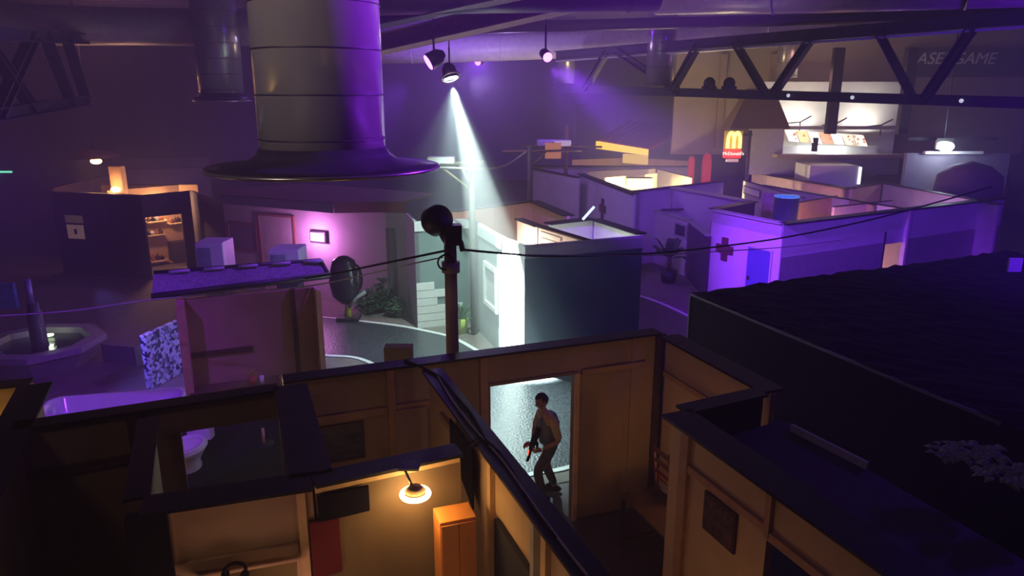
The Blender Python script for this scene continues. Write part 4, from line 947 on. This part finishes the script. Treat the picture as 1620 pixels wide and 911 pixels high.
# yellow awning with red roof
q0 = atY(946, 226, 34); q1 = atY(1026, 240, 32)
t = thing('yellow_sign_fascia', tuple(q0), 'glowing yellow strip sign under the red tiled roof', 'sign'); fy = frame(q0, q1); zq = q0.z
MB().ob(fy, 0, fy[3], 0, .15, zq-.25, zq+.08, q1.z-.15, q1.z+.1).build('upper_strip', emis('yellow glow', (1, .62, .06), 1.5), t)
MB().ob(fy, fy[3]*.55, fy[3], 0, .15, q1.z-.55, q1.z-.15).build('lower_step', emis('yellow glow low', (1, .62, .12), .9), t)
rr = [q0+Vector((0, 0, .15)), q1+Vector((0, 0, .12)), q1+Vector((2.5, 3.5, .9)), q0+Vector((1.8, 3.0, .9))]
t = thing('red_roof', tuple(q0+Vector((0, 0, .1))), 'dark red tiled roof rising behind the yellow sign', 'roof')
MB().add([p for p in rr]+[p-Vector((0, 0, .08)) for p in rr], [(0, 1, 2, 3), (7, 6, 5, 4), (0, 4, 5, 1), (1, 5, 6, 2), (2, 6, 7, 3), (3, 7, 4, 0)]).build('roof_plane', REDR, t)
for k in range(9):
    p = rr[0].lerp(rr[1], (k+.5)/9); p2 = rr[3].lerp(rr[2], (k+.5)/9); MB().tube([p, p2], .05, 6).build('tile_rib', REDR, t)
# chapel with a cross and dark dome
CHY = 40.0; cx = atY(1084, 245, CHY)
t = thing('chapel', (cx.x, cx.y, 0), 'dim grey green chapel gable with a small white cross', 'building')
hgt = atY(1084, 212, CHY).z; eave = atY(1040, 226, CHY).z
xl = atY(1010, 235, CHY).x; xr = atY(1165, 235, CHY).x
CH = mat('chapel render', (.16, .17, .14), .8)
MB().add([(xl, CHY, 0), (xr, CHY, 0), (xr, CHY, eave-.5), (cx.x, CHY, hgt), (xl, CHY, eave-.3), (xl, CHY+2, 0), (xr, CHY+2, 0), (xr, CHY+2, eave-.5), (cx.x, CHY+2, hgt), (xl, CHY+2, eave-.3)], [(0, 1, 2, 3, 4), (9, 8, 7, 6, 5), (2, 7, 8, 3), (3, 8, 9, 4), (0, 5, 6, 1), (1, 6, 7, 2), (0, 4, 9, 5)]).build('gable', CH, t)
MB().box(cx.x-.04, cx.x+.04, CHY-.04, CHY+.04, hgt, hgt+.55).box(cx.x-.2, cx.x+.2, CHY-.04, CHY+.04, hgt+.28, hgt+.36).build('cross', WHITE, t)
MB().lathe((cx.x-.3, CHY-1.4, 0), [(1.35, 0), (1.35, 2.2), (1.2, 2.8), (.75, 3.2), (.001, 3.35)], 24).build('dark_dome', mat('dome black', (.015, .012, .02), .7), t)
for (x, y, wd, hh, lb_) in ((1094, 258, .14, .3, 'small red cone beside the chapel'), (1118, 262, .2, .55, 'red rounded booth beside the chapel')):
    q = atY(x, y, 31.5); tag(MB().lathe((q.x, q.y, 0), [(wd, q.z*.0), (wd, q.z+hh*.3), (wd*.8, q.z+hh*.8), (.001, q.z+hh)], 16).build('red_marker', mat('red glow plastic', (.5, .02, .02), .5, emit=(1, .05, .05), es=.25)), lb_, 'marker')

# rooms behind the long violet wall (right)
RH = VH
t, fR = wall('white wall with a small notice board', at(1176, 285, RH), at(1270, 312, RH), h=RH, m=OFFW, cap=.08, name='building_wall')
wallpic(fR, 1178, 293, 1203, 314, 'notice_board', 'small white notice board on the wall right of the arches sign', 'notice', WHITE, IRON, off=.01)
wall('black capped far wall of the right hand rooms', at(1190, 272, RH), at(1345, 298, RH), h=RH, m=mat('pink ply', (.5, .35, .33), .7), cap=.35, name='building_wall')
wall('black capped wall climbing to the far right rooms', at(1335, 298, RH), at(1395, 289, RH), h=RH, m=PLY, cap=.2, name='building_wall')
wall('pinkish violet wall of the far right rooms', at(1398, 289, RH), at(1580, 322, RH), h=RH, m=OFFW, cap=.25, name='building_wall')
wall('orange lit wall behind the blue topped barrel', at(1256, 321, RH), at(1326, 309, RH), h=RH, m=mat('orange board', (.7, .45, .2), .7), cap=.06, name='building_wall')
wall('violet partition between the right hand rooms', at(1205, 292, RH), at(1440, 331, RH), h=RH, m=OFFW, cap=.12, name='building_wall')
wall('dim partition at the middle of the right hand rooms', at(1330, 312, RH), at(1380, 323, RH), h=RH, m=PLY, cap=.06, name='building_wall')
light('POINT', inroom(1306, 332, 1.9), 70, (1, .5, .16), size=.08, name='room_light')
light('POINT', inroom(1250, 298, 2.1), 90, (1, .5, .45), size=.1, name='room_light')
light('POINT', inroom(1455, 312, 2.1), 80, (.7, .3, .9), size=.1, name='room_light')
q = at(1243, 330, 2.5)
t = thing('blue_barrel', (q.x, q.y, 0), 'dark barrel with bright blue top behind the cross wall', 'barrel')
MB().lathe((q.x, q.y, 0), [(.36, 0), (.38, .6), (.36, 2.85)], 20).build('drum', mat('navy drum', (.02, .03, .09), .4), t)
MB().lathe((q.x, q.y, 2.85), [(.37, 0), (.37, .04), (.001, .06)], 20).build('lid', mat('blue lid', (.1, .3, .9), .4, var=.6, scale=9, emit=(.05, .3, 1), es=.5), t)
q = at(1218, 322, 2.4); tag(MB().box(q.x-.25, q.x+.25, q.y, q.y+.1, 1.9, 2.75).build('crackled_panel', mat('crackled cream', (.7, .65, .5), .6, var=.3, scale=10)), 'mottled cream panel left of the blue topped barrel', 'panel')
q = atY(1342, 285, 28.0)
t = thing('cabin', (q.x, q.y, 0), 'violet boxy cabin behind the right hand rooms', 'cabin'); MB().box(q.x-1.5, q.x+.35, q.y, q.y+1.5, 0, 3.2).build('cabin_body', VW, t); MB().box(q.x+.35, q.x+.45, q.y-.05, q.y+.2, 2.5, 3.15).build('bright_edge', emis('edge tube', (.9, .95, 1), 2), t)
# palm in front of the violet wall
pp = at(1057, 447, 0)
t = thing('potted_palm', (pp.x, pp.y, 0.012), 'dark broad leaved palm plant in front of the violet wall', 'plant')
MB().lathe((pp.x, pp.y, 0.012), [(.2, 0), (.28, .4), (.25, .4), (.001, .36)], 18).build('pot', IRON, t)
MB().tube([(pp.x, pp.y, .35), (pp.x, pp.y, .9)], .07, 8).build('trunk', DWOOD, t)
rn = random.Random(3)
for k in range(16):
    a = rn.uniform(0, 2*pi); e = rn.uniform(.1, 1.3); d = Vector((cos(a)*cos(e), sin(a)*cos(e), sin(e))); s_ = d.cross(Vector((0, 0, 1))).normalized()
    c = Vector((pp.x, pp.y, .8)); L_ = rn.uniform(.6, .95); mb = MB(); m1 = c+d*L_*.5; m2 = c+d*L_*.8; tip = c+d*L_+Vector((0, 0, -.12))
    mb.add([c, m1+s_*.12, m2+s_*.1, tip, m2-s_*.1, m1-s_*.12, m1+Vector((0, 0, .05)), m2+Vector((0, 0, .03))], [(0, 1, 6), (1, 2, 7, 6), (2, 3, 7), (3, 4, 7), (4, 5, 6, 7), (5, 0, 6)])
    mb.build('leaf', GREEN, t)
for (x, y, lb_) in ((1186, 460, 'dark low bush at the foot of the blue door'),):
    bush(x, y, .8, .3, lb_, 50)

# ------------------------------------------------------------------ big black roofed block on the right
k0 = at(1092, 467, HB); ka = at(1590, 400, HB); dk = Vector((.37, -.93, 0))
kb = k0+dk*7.5; kc = ka+dk*10
BLOCK = thing('black_block', (k0.x, k0.y, 0), 'big black block with netted flat roof filling the right side', 'building')
MB().prism([tuple(k0[:2]), tuple(kb[:2]), tuple(kc[:2]), tuple(ka[:2])], 0, HB).build('block_walls', BLK, BLOCK)
mb = MB(); rn = random.Random(5); NX, NY = 44, 40; vs = []
for i in range(NX+1):
    for j in range(NY+1):
        p = k0.lerp(ka, i/NX).lerp(kb.lerp(kc, i/NX), j/NY); vs.append((p.x, p.y, HB+.02+rn.uniform(0, .05)))
mb.add(vs, [(i*(NY+1)+j, (i+1)*(NY+1)+j, (i+1)*(NY+1)+j+1, i*(NY+1)+j+1) for i in range(NX) for j in range(NY)]); mb.build('roof_netting', NET, BLOCK)
ed = frame(k0, kb); MB().ob(ed, .0, 5.2, -.02, .01, HB+.0, HB+.035).build('edge_trim', mat('violet trim', (.16, .15, .2), .5), BLOCK)
MB().ob(ed, -.0, .03, -.0, .02, 0, HB).build('corner_trim', MATS['violet trim'], BLOCK)
def patch(px, py, w_, label):
    p = at(px, py, HB+.08); mb = MB(); rn = random.Random(px)
    for k in range(90):
        a = rn.uniform(0, 2*pi); rr_ = w_*rn.random()**.5; leaves(mb, (p.x+rr_*cos(a)*1.4, p.y+rr_*sin(a)*.7, p.z), 1, .16, .04, .2, rn)
    tag(mb.build('leaf_netting', mat('grey green net', (.22, .32, .24), .8)), label, 'camouflage')
patch(1530, 715, .22, 'pale grey green leafy scrap on the black roof, left of two'); patch(1612, 750, .22, 'pale leafy scrap at the right edge on the black roof')

# ------------------------------------------------------------------ cafe on the far upper level
CY = 30.0
def Z(px, py, Y): return atY(px, py, Y).z
def X(px, py, Y): return atY(px, py, Y).x
cz1 = Z(1300, 205, CY); cz0 = Z(1300, 240, CY)
xa = X(1185, 230, CY); xo0 = X(1240, 220, CY); xo1 = X(1428, 220, CY); xe = X(1560, 240, CY)
t = thing('cafe_kiosk', (xa, CY, 0), 'raised fast food kiosk with lit menu boards and counter', 'kiosk')
mb = MB(); mb.box(xa, xo0, CY, CY+.2, 2.651, cz1+.1); mb.box(xo0, xo1, CY, CY+.2, 2.651, cz0-.1); mb.box(xo0, xo1+.1, CY, CY+.2, cz1, cz1+.14); mb.build('front_wall', mat('kiosk wall', (.3, .28, .32), .7), t)
MB().box(xo0-.4, xo1+.3, CY-.55, CY+.05, cz0-.22, cz0-.08).build('counter_ledge', mat('grey brown ledge', (.3, .22, .18), .6), t)
MB().box(xo0-.2, xo1+1.0, CY+2.6, CY+2.8, 2.75, cz1+1.9).build('rear_wall', WHITE, t)
MB().box(xo0+.1, xo1-.3, CY+1.4, CY+1.8, cz0-.3, cz0+.12).build('kitchen_counter', WHITE, t)
MB().box(xo0+1.25, xo0+1.45, CY+.1, CY+.25, cz0, cz0+.55).build('till_post', IRON, t)
# menu boards
x0m = X(1241, 218, CY+.2); wdm = (X(1368, 218, CY+.2)-x0m)/7
cols = [(.9, .85, .75), (.95, .6, .2), (.95, .88, .8), (.8, .35, .12), (.95, .92, .88), (.85, .7, .5), (.85, .75, .6)]
names = ['cream', 'burger', 'drinks', 'fried food', 'plain white', 'beige', 'speckled']
for k in range(7):
    m = bpy.data.materials.new('menu picture %s' % names[k]); m.use_nodes = True; nt = m.node_tree; b = nt.nodes['Principled BSDF']; nz = nt.nodes.new('ShaderNodeTexVoronoi'); nz.inputs['Scale'].default_value = 5+k % 3
    tc = nt.nodes.new('ShaderNodeTexCoord'); nt.links.new(tc.outputs['Object'], nz.inputs['Vector']); rp = nt.nodes.new('ShaderNodeValToRGB'); nt.links.new(nz.outputs['Distance'], rp.inputs[0])
    rp.color_ramp.elements[0].position = .25; rp.color_ramp.elements[1].position = .4; rp.color_ramp.elements[0].color = (.45, .18, .05, 1) if k in (1, 3, 5, 6, 0) else (.8, .6, .4, 1); rp.color_ramp.elements[1].color = (*cols[k], 1)
    nt.links.new(rp.outputs[0], b.inputs['Emission Color']); b.inputs['Emission Strength'].default_value = 2.0
    t = thing('menu_board', (x0m+wdm*k, CY+.3, cz1-.5), ['first menu board from the left, cream with small items', 'second menu board from the left, showing a large burger', 'third menu board from the left, pale with drinks', 'fourth menu board from the left, brown fried food', 'fifth menu board from the left, nearly plain white', 'sixth menu board from the left, beige items', 'last menu board at the right, speckled items'][k], 'menu board', 'lit menu boards of the kiosk')
    xx = x0m+wdm*k; dz = -.03*k
    MB().add([(xx+.02, CY+.3, cz1-.02+dz), (xx+wdm-.02, CY+.3, cz1-.05+dz), (xx+wdm+.12, CY+.1, cz1-.50+dz), (xx+.18, CY+.1, cz1-.47+dz), (xx+.02, CY+.35, cz1-.02+dz), (xx+wdm-.02, CY+.35, cz1-.05+dz), (xx+wdm+.12, CY+.15, cz1-.50+dz), (xx+.18, CY+.15, cz1-.47+dz)], [(0, 1, 2, 3), (7, 6, 5, 4), (0, 4, 5, 1), (1, 5, 6, 2), (2, 6, 7, 3), (3, 7, 4, 0)]).build('lit_panel', m, t)
light('AREA', (xo0+1.4, CY+1.9, cz1+.1), 45, (1, .93, .8), (xo0+1.4, CY+2.6, cz1+1.5), size=1.2, name='kitchen_light')
light('AREA', (xo1-.6, CY+1.9, cz1+.1), 45, (1, .93, .8), (xo1-.6, CY+2.6, cz1+1.5), size=1.2, name='kitchen_light')
light('AREA', (xo0+2.2, CY+1.0, cz1-.5), 130, (.9, 1, .92), (xo0+2.2, CY+1.0, 0), size=1.6, name='kitchen_light')
for k, (x, y) in enumerate(((1262, 195), (1318, 198), (1390, 200))):
    q = atY(x, y, CY+.6); t = thing('lamp_arm', tuple(q), ['left', 'middle', 'right'][k]+' of three black lamp arms standing above the kiosk menu', 'lamp', 'black lamp arms above the kiosk')
    MB().tube([q+Vector((.1, 0, -.35)), q+Vector((.1, 0, .05))], .025, 6).build('stem', IRON, t); MB().tube([q+Vector((-.45, 0, 0)), q+Vector((.1, 0, .05)), q+Vector((.45, -.2, .3))], .03, 6).build('crossbar', IRON, t)
# cream facade behind the roof truss, with dark uprights and tall chimney hood
fx0 = X(1070, 100, 33.5); fx1 = X(1640, 100, 33.5)
t = thing('cream_facade', (fx0, 33.6, 0), 'cream panelled gallery wall high up behind the roof truss', 'wall')
MB().box(fx0, fx1, 33.5, 33.7, 3.2, 8.6).build('panel_wall', mat('gallery board', (.36, .27, .22), .75, var=.06, scale=1), t)
for x in (1322, 1437):
    MB().box(X(x-8, 150, 28), X(x+8, 150, 28), 28, 28.25, Z(x, 212, 28), Z(x, 75, 28)).build('upright', IRON, t)
for x in (1145, 1225): MB().box(X(x-5, 150, 33), X(x+5, 150, 33), 33.3, 33.5, 3.5, Z(x, 85, 33)).build('upright', TAN, t)
q = atY(1195, 205, 29); 
t = thing('extract_hood', (q.x, 29, 0), 'brown tapering extract hood above the arches sign', 'hood')
zt_, zb_ = Z(1200, 140, 29), Z(1200, 203, 29)
xs = [X(1150, 200, 29), X(1245, 200, 29), X(1185, 140, 29), X(1225, 140, 29)]
MB().add([(xs[0], 28.6, zb_), (xs[1], 28.6, zb_), (xs[1], 29.8, zb_), (xs[0], 29.8, zb_), (xs[2], 29, zt_), (xs[3], 29, zt_), (xs[3], 29.4, zt_), (xs[2], 29.4, zt_)], [(0, 1, 5, 4), (1, 2, 6, 5), (2, 3, 7, 6), (3, 0, 4, 7), (4, 5, 6, 7), (3, 2, 1, 0)]).build('hood_shell', mat('brown sheet', (.12, .06, .05), .6), t)
# arches sign
sg = atY(1161, 208, 28); zs0 = Z(1161, 250, 28); zs1 = Z(1161, 207, 28); xs0 = X(1147, 230, 28); xs1 = X(1174, 230, 28)
t = thing('arches_sign', (sg.x, 28, zs0), 'lit fast food sign with golden arches over a red plate', 'sign')
zm = zs0+(zs1-zs0)*.33
MB().box(xs0, xs1, 28, 28.2, zm, zs1).build('sign_box', mat('sign brown', (.3, .2, .03), .4, emit=(1, .6, .05), es=.18), t)
MB().box(xs0, xs1-.02, 27.97, 28.2, zs0, zm-.02).build('red_plate', emis('red plate', (1, .03, .01), 1.6), t)
wS = xs1-xs0; hA = zs1-zm
for k in (0, 1):
    cxk = xs0+wS*(.3+.36*k); pts = []
    for i in range(15):
        a = pi*i/14; pts.append((cxk-cos(a)*wS*.18, 27.93, zm+.04+(hA-.1)*sin(a)**.55))
    MB().tube(pts, .06, 8).build('golden_arch', emis('golden arch', (1, .72, .12), 5) if k == 0 else MATS['golden arch'], t)
textobj("McDonald's", .17, emis('sign white', (1, .8, .7), 2.2), t, ((xs0+xs1)/2, 27.95, (zs0+zm)/2), (1, 0, 0), (0, 0, 1))
light('POINT', ((xs0+xs1)/2, 27.5, zm), 18, (1, .6, .2), size=.2, name='sign_light')
MB().box(xs1+.3, xs1+.4, 28.2, 28.3, 0, zs1).build('sign_post', IRON, t); MB().box(xs1-.05, xs1+.4, 28.1, 28.2, zs1-.2, zs1-.12).build('sign_bracket', IRON, t); MB().box(xs0+.1, xs1-.1, 28, 28.1, zs0-.15, zs0-.04).build('small_plate', WHITE, t)
# right of cafe: bright flood lamp under a rail, banner with lettering
q = atY(1497, 232, 27)
t = thing('flood_lamp', tuple(q), 'bright white flood lamp under the rail right of the kiosk', 'lamp')
MB().ball(q, .2, 14, 1.5, .6, .9).build('bulb', emis('cold bulb', (.8, .95, 1), 14), t); MB().box(q.x-.3, q.x+.3, q.y+.1, q.y+.2, q.z-.1, q.z+.3).build('reflector', STEEL, t); MB().tube([q+Vector((0, .2, .2)), Vector((q.x, q.y+.35, 9.08))], .03, 6).build('hanger', IRON, t)
light('POINT', tuple(q+Vector((0, -.3, -.1))), 75, (.75, .85, 1), size=.1, name='flood_light')
t = thing('side_terrace', (X(1435, 235, 27.4), 27.4, 0), 'dim terrace front with a pale lit top rail right of the kiosk', 'terrace')
za, zb2 = Z(1465, 238, 27.4), Z(1560, 248, 27.4)
MB().box(X(1436, 240, 27.4), X(1600, 240, 27.4), 27.4, 27.6, 0, za-.1).build('front_panel', mat('terrace panel', (.24, .22, .27), .7), t)
MB().box(X(1463, 240, 27.3), X(1555, 240, 27.3), 27.25, 27.4, za-.12, za-.02).build('pale_rail', WHITE, t)
MB().box(X(1440, 215, 27.4), X(1580, 215, 27.4), 27.4, 27.5, Z(1500, 222, 27.4), Z(1500, 217, 27.4)).build('upper_rail', IRON, t)
q = atY(1510, 92, 33); t = thing('wall_banner', (q.x, 33.4, q.z-.6), 'dark banner with pale slanted lettering high on the gallery wall', 'banner')
MB().box(X(1432, 90, 33.3), X(1625, 90, 33.3), 33.3, 33.4, Z(1500, 122, 33.3), Z(1500, 76, 33.3)).build('banner_sheet', mat('banner plum', (.03, .015, .045), .7), t)
textobj('LASERGAME', .7, mat('banner letters', (.85, .8, .85), .6), t, (q.x+.05, 33.28, q.z-.02), (1, 0, 0), (0, 0, 1), .01, .25)
# stuffed dark umbrella shapes at right behind walls
q = at(1540, 300, 2.6)
t = thing('closed_parasol', (q.x, q.y, 0), 'dim draped parasol beyond the far right rooms', 'parasol'); zt_ = Z(1530, 255, q.y)
MB().lathe((q.x-.2, q.y, 0), [(1.1, zt_-1.3), (1.0, zt_-.5), (.6, zt_-.15), (.05, zt_)], 12).build('canopy', mat('plum cloth', (.16, .1, .2), .8), t); MB().tube([(q.x-.2, q.y, 0), (q.x-.2, q.y, zt_)], .05, 8).build('pole', IRON, t)
q = at(1605, 430, 2.7); tag(MB().box(q.x-.12, q.x+.12, q.y, q.y+.05, 2.7, 2.95).build('white_tag', mat('lilac card', (.4, .4, .5), .6)), 'small pale card above the black roof at the right edge', 'card')

# ------------------------------------------------------------------ roof steel, ducts, stage lights
def duct(px_c, bell_py, Y, r, bell_r, label, top=9.2, bellw=True, m=None, tilt=0):
    c = atY(px_c, bell_py, Y); t = thing('ventilation_duct', tuple(c), label, 'duct')
    z0 = c.z; prof = [(r, .22), (r, top-z0)]
    MB().lathe(c, [(r*1.0, .2), (r, top-z0)], 56).build('shaft', m or DUCTM, t)
    if bellw:
        MB().lathe(c, [(bell_r, .0), (bell_r, .03), (bell_r*.8, .05), (r*1.22, .08), (r*1.08, .13), (r*1.01, .2)], 56).build('flared_skirt', mat('dark duct steel', (.035, .03, .045), .45, metal=.3), t)
        MB().torus(c+Vector((0, 0, .01)), bell_r, .02, 64, 6).build('skirt_rim', STEEL, t)
    k = 0; z = z0+.28
    while z < min(top, z0+3.6):
        MB().torus(Vector((c.x, c.y, z)), r*1.004, .007, 56, 6).build('seam_ring', IRON, t); z += .38*(r/.56) if r > .5 else .5; k += 1
    return t, c
duct(514, 266, 6.95, .575, 1.07, 'giant vertical duct with flared skirt, nearest and widest')
MB_ = None
duct(352, 160, 19.5, .56, .72, 'brown lit vertical duct left of the giant duct', top=9.19)
duct(1043, 147, 24.5, .46, .5, 'vertical duct above the cafe side, centre right', top=9.19, bellw=False)
duct(894, 139, 34, .42, .45, 'small distant vertical duct near the violet stage light', top=9.19, bellw=False)
duct(1243, 131, 31, .42, .45, 'small vertical duct behind the truss node', top=9.19, bellw=False)
def htube(pts, r, label, m=DUCTM, name='horizontal_duct', seams=True, n=28):
    t = thing(name, tuple(pts[0]), label, 'duct'); MB().tube(pts, r, n).build('shell', m, t)
    if seams:
        for a, b in zip(pts, pts[1:]):
            a = Vector(a); b = Vector(b); L = (b-a).length; k = 1
            while k*2.2 < L: MB().torus(a.lerp(b, k*2.2/L), r*1.01, .02, 28, 6, axis=(b-a)).build('seam_ring', m, t); k += 1
    return t
BD = mat('beige duct', (.36, .29, .27), .35, metal=.1)
PD = mat('pale duct', (.6, .57, .6), .4)
htube([atY(-80, 18, 16.5), atY(60, 40, 18), atY(200, 42, 19.5), atY(380, 44, 20), atY(460, 44, 20.5)], .46, 'horizontal duct along the top left joining the brown lit duct', BD)
htube([atY(560, 80, 29), atY(700, 78, 29), atY(860, 72, 29), atY(1120, 60, 28), atY(1320, 40, 26)], .5, 'long pale horizontal duct under the roof in the middle', PD)
htube([atY(1040, -8, 15), atY(1300, -14, 13.5), atY(1700, -30, 12)], .36, 'horizontal duct along the top right picture edge', BD)
htube([atY(720, 45, 22), atY(1000, 38, 22), atY(1300, 30, 21), atY(1700, 15, 20)], .16, 'thin dark pipe running under the roof', IRON, seams=False, name='roof_pipe')
def beam(a, b, w_, h_, m):
    mb = MB(); a = Vector(a); b = Vector(b); d = (b-a).normalized(); s = d.cross(Vector((0, 0, 1))).normalized(); u = s.cross(d)
    def bx(s0, s1, u0, u1):
        mb.add([p+s*x+u*y for p in (a, b) for x, y in ((s0, u0), (s1, u0), (s1, u1), (s0, u1))], [(0, 1, 2, 3), (7, 6, 5, 4), (0, 4, 5, 1), (1, 5, 6, 2), (2, 6, 7, 3), (3, 7, 4, 0)])
    bx(-w_/2, w_/2, -h_/2, -h_/2+.03); bx(-w_/2, w_/2, h_/2-.03, h_/2); bx(-.02, .02, -h_/2+.03, h_/2-.03); return mb
# main truss (right)
TA = atY(880, 140, 27.5); TB = atY(1700, 165, 16.5); UA = atY(880, 88, 27.5); UB = atY(1700, 22, 16.5)
t = thing('roof_truss', tuple((TA+TB)/2), 'dark steel roof truss with V braces across the upper right', 'truss')
beam(TA, TB, .25, .26, IRON).build('bottom_chord', IRON, t); beam(UA, UB, .3, .3, IRON).build('top_chord', IRON, t)
MB().tube([UA+Vector((0, 0, -.19)), UB+Vector((0, 0, -.19))], .035, 6).build('pale_lower_flange', CAPW, t)
def ontr(px, a, b):
    lo, hi = 0.0, 1.0
    for _ in range(30):
        mid = (lo+hi)/2; p = a.lerp(b, mid)
        D = p.y*cos(PITCH)-(p.z-CAMZ)*sin(PITCH); x = 810+F*p.x/D
        if x < px: lo = mid
        else: hi = mid
    return a.lerp(b, lo)
for (xt, xb) in ((960, 925), (975, 1075), (1105, 1062), (1162, 1212), (1287, 1222), (1388, 1445), (1545, 1462), (1640, 1700)):
    beam(ontr(xt, UA, UB), ontr(xb, TA, TB), .22, .2, IRON).build('brace', IRON, t)
for k, (x, y) in enumerate(((1243, 139), (1343, 141), (1513, 146))):
    q = ontr(x, TA, TB)+Vector((0, -.2, 0)); tag(MB().ball(q, .05).build('emergency_light', emis('dim white dot', (.8, .8, 1), .8)), ['left', 'middle', 'right'][k]+' small pale light on the truss bottom chord', 'light', 'pale lights on the truss chord')
q = ontr(1137, TA, TB)+Vector((0, 0, .14))
t = thing('moving_head', tuple(q), 'pair of dark moving head lights sitting on the truss chord', 'stage light')
for dx in (-.3, .3):
    MB().ball(q+Vector((dx, 0, .16)), .18).build('head', IRON, t); MB().box(q.x+dx-.2, q.x+dx+.2, q.y-.12, q.y+.12, q.z-.02, q.z+.08).build('base', IRON, t)
# left truss
t = thing('roof_truss', tuple(atY(40, 170, 15)), 'dark steel truss in the shadows at the upper left', 'truss')
a0 = atY(-60, 190, 12); a1 = atY(140, 158, 19); c0_ = atY(-60, 50, 12); c1_ = atY(140, 62, 19)
beam(a0, a1, .25, .24, IRON).build('bottom_chord', IRON, t); beam(c0_, c1_, .25, .24, IRON).build('top_chord', IRON, t)
for (f0, f1) in ((.1, .45), (.55, .8), (.75, .97), (.45, .2)): beam(c0_.lerp(c1_, f0), a0.lerp(a1, f1), .2, .2, IRON).build('brace', IRON, t)
t = thing('ceiling_beam', tuple(atY(740, 35, 15)), 'tan steel beam slanting across the top centre', 'beam')
ba = atY(440, 108, 17); bb = atY(930, -6, 13); beam(ba, bb, .5, .34, TAN).build('beam_flange', TAN, t)
t = thing('ceiling_beam', tuple(atY(740, 10, 13)), 'dark steel beam slanting above the tan one', 'beam')
beam(atY(430, 60, 14), atY(880, -40, 11), .4, .4, IRON).build('beam_web', IRON, t)
mb = MB(); pa = atY(560, -6, 9.5)
htube([atY(560, -2, 12), atY(780, -6, 12), atY(1040, -8, 12.5)], .25, 'dark pipe bundle at the very top edge', IRON, name='roof_pipe')
# stage light cans
def par(p, tgt, label, m, r=.13, glow=True):
    p = Vector(p); d = (Vector(tgt)-p).normalized(); t = thing('stage_light', tuple(p), label, 'stage light')
    cn = MB().lathe(p, [(r*.4, -.3), (r*.9, -.2), (r, 0), (r*.92, .02), (r*.9, 0)], 20, axis=d).build('can', IRON, t)
    MB().lathe(p+d*.012, [(r*.88, 0), (r*.88, .012), (.001, .014)], 20, axis=d).build('lens', m, cn)
    MB().tube([p-d*.1+Vector((0, 0, .05)), p-d*.1+Vector((0, 0, .5))], .02, 6).build('yoke', IRON, t); MB().tube([p-d*.1+Vector((0, 0, .5)), Vector((p.x, p.y, 9.08))-d*.1], .015, 6).build('hanger', IRON, t)
    return t
VG = emis('violet lens', (.55, .1, 1), 9)
par(PAR_R, PAR_R+Vector((.35, -1, -.45)), 'violet stage light facing the camera near the small duct', VG, .1)
par(PAR_L, PAR_L+Vector((-1, -.4, -.6)), 'dark stage light can left of the white spotlight', VG, .15)
par(PAR_B, PAR_B+Vector((-.8, -.9, -.3)), 'small distant violet stage light right of the white spotlight', VG, .18)
sgt = par(SPOT_AT, SPOT_TO, 'white spotlight throwing the bright beam', emis('white lens', (.85, 1, .97), 40), .16)
MB().torus(SPOT_AT, .2, .02, axis=(1.7, -2.4, -5)).build('colour_frame', STEEL, sgt)
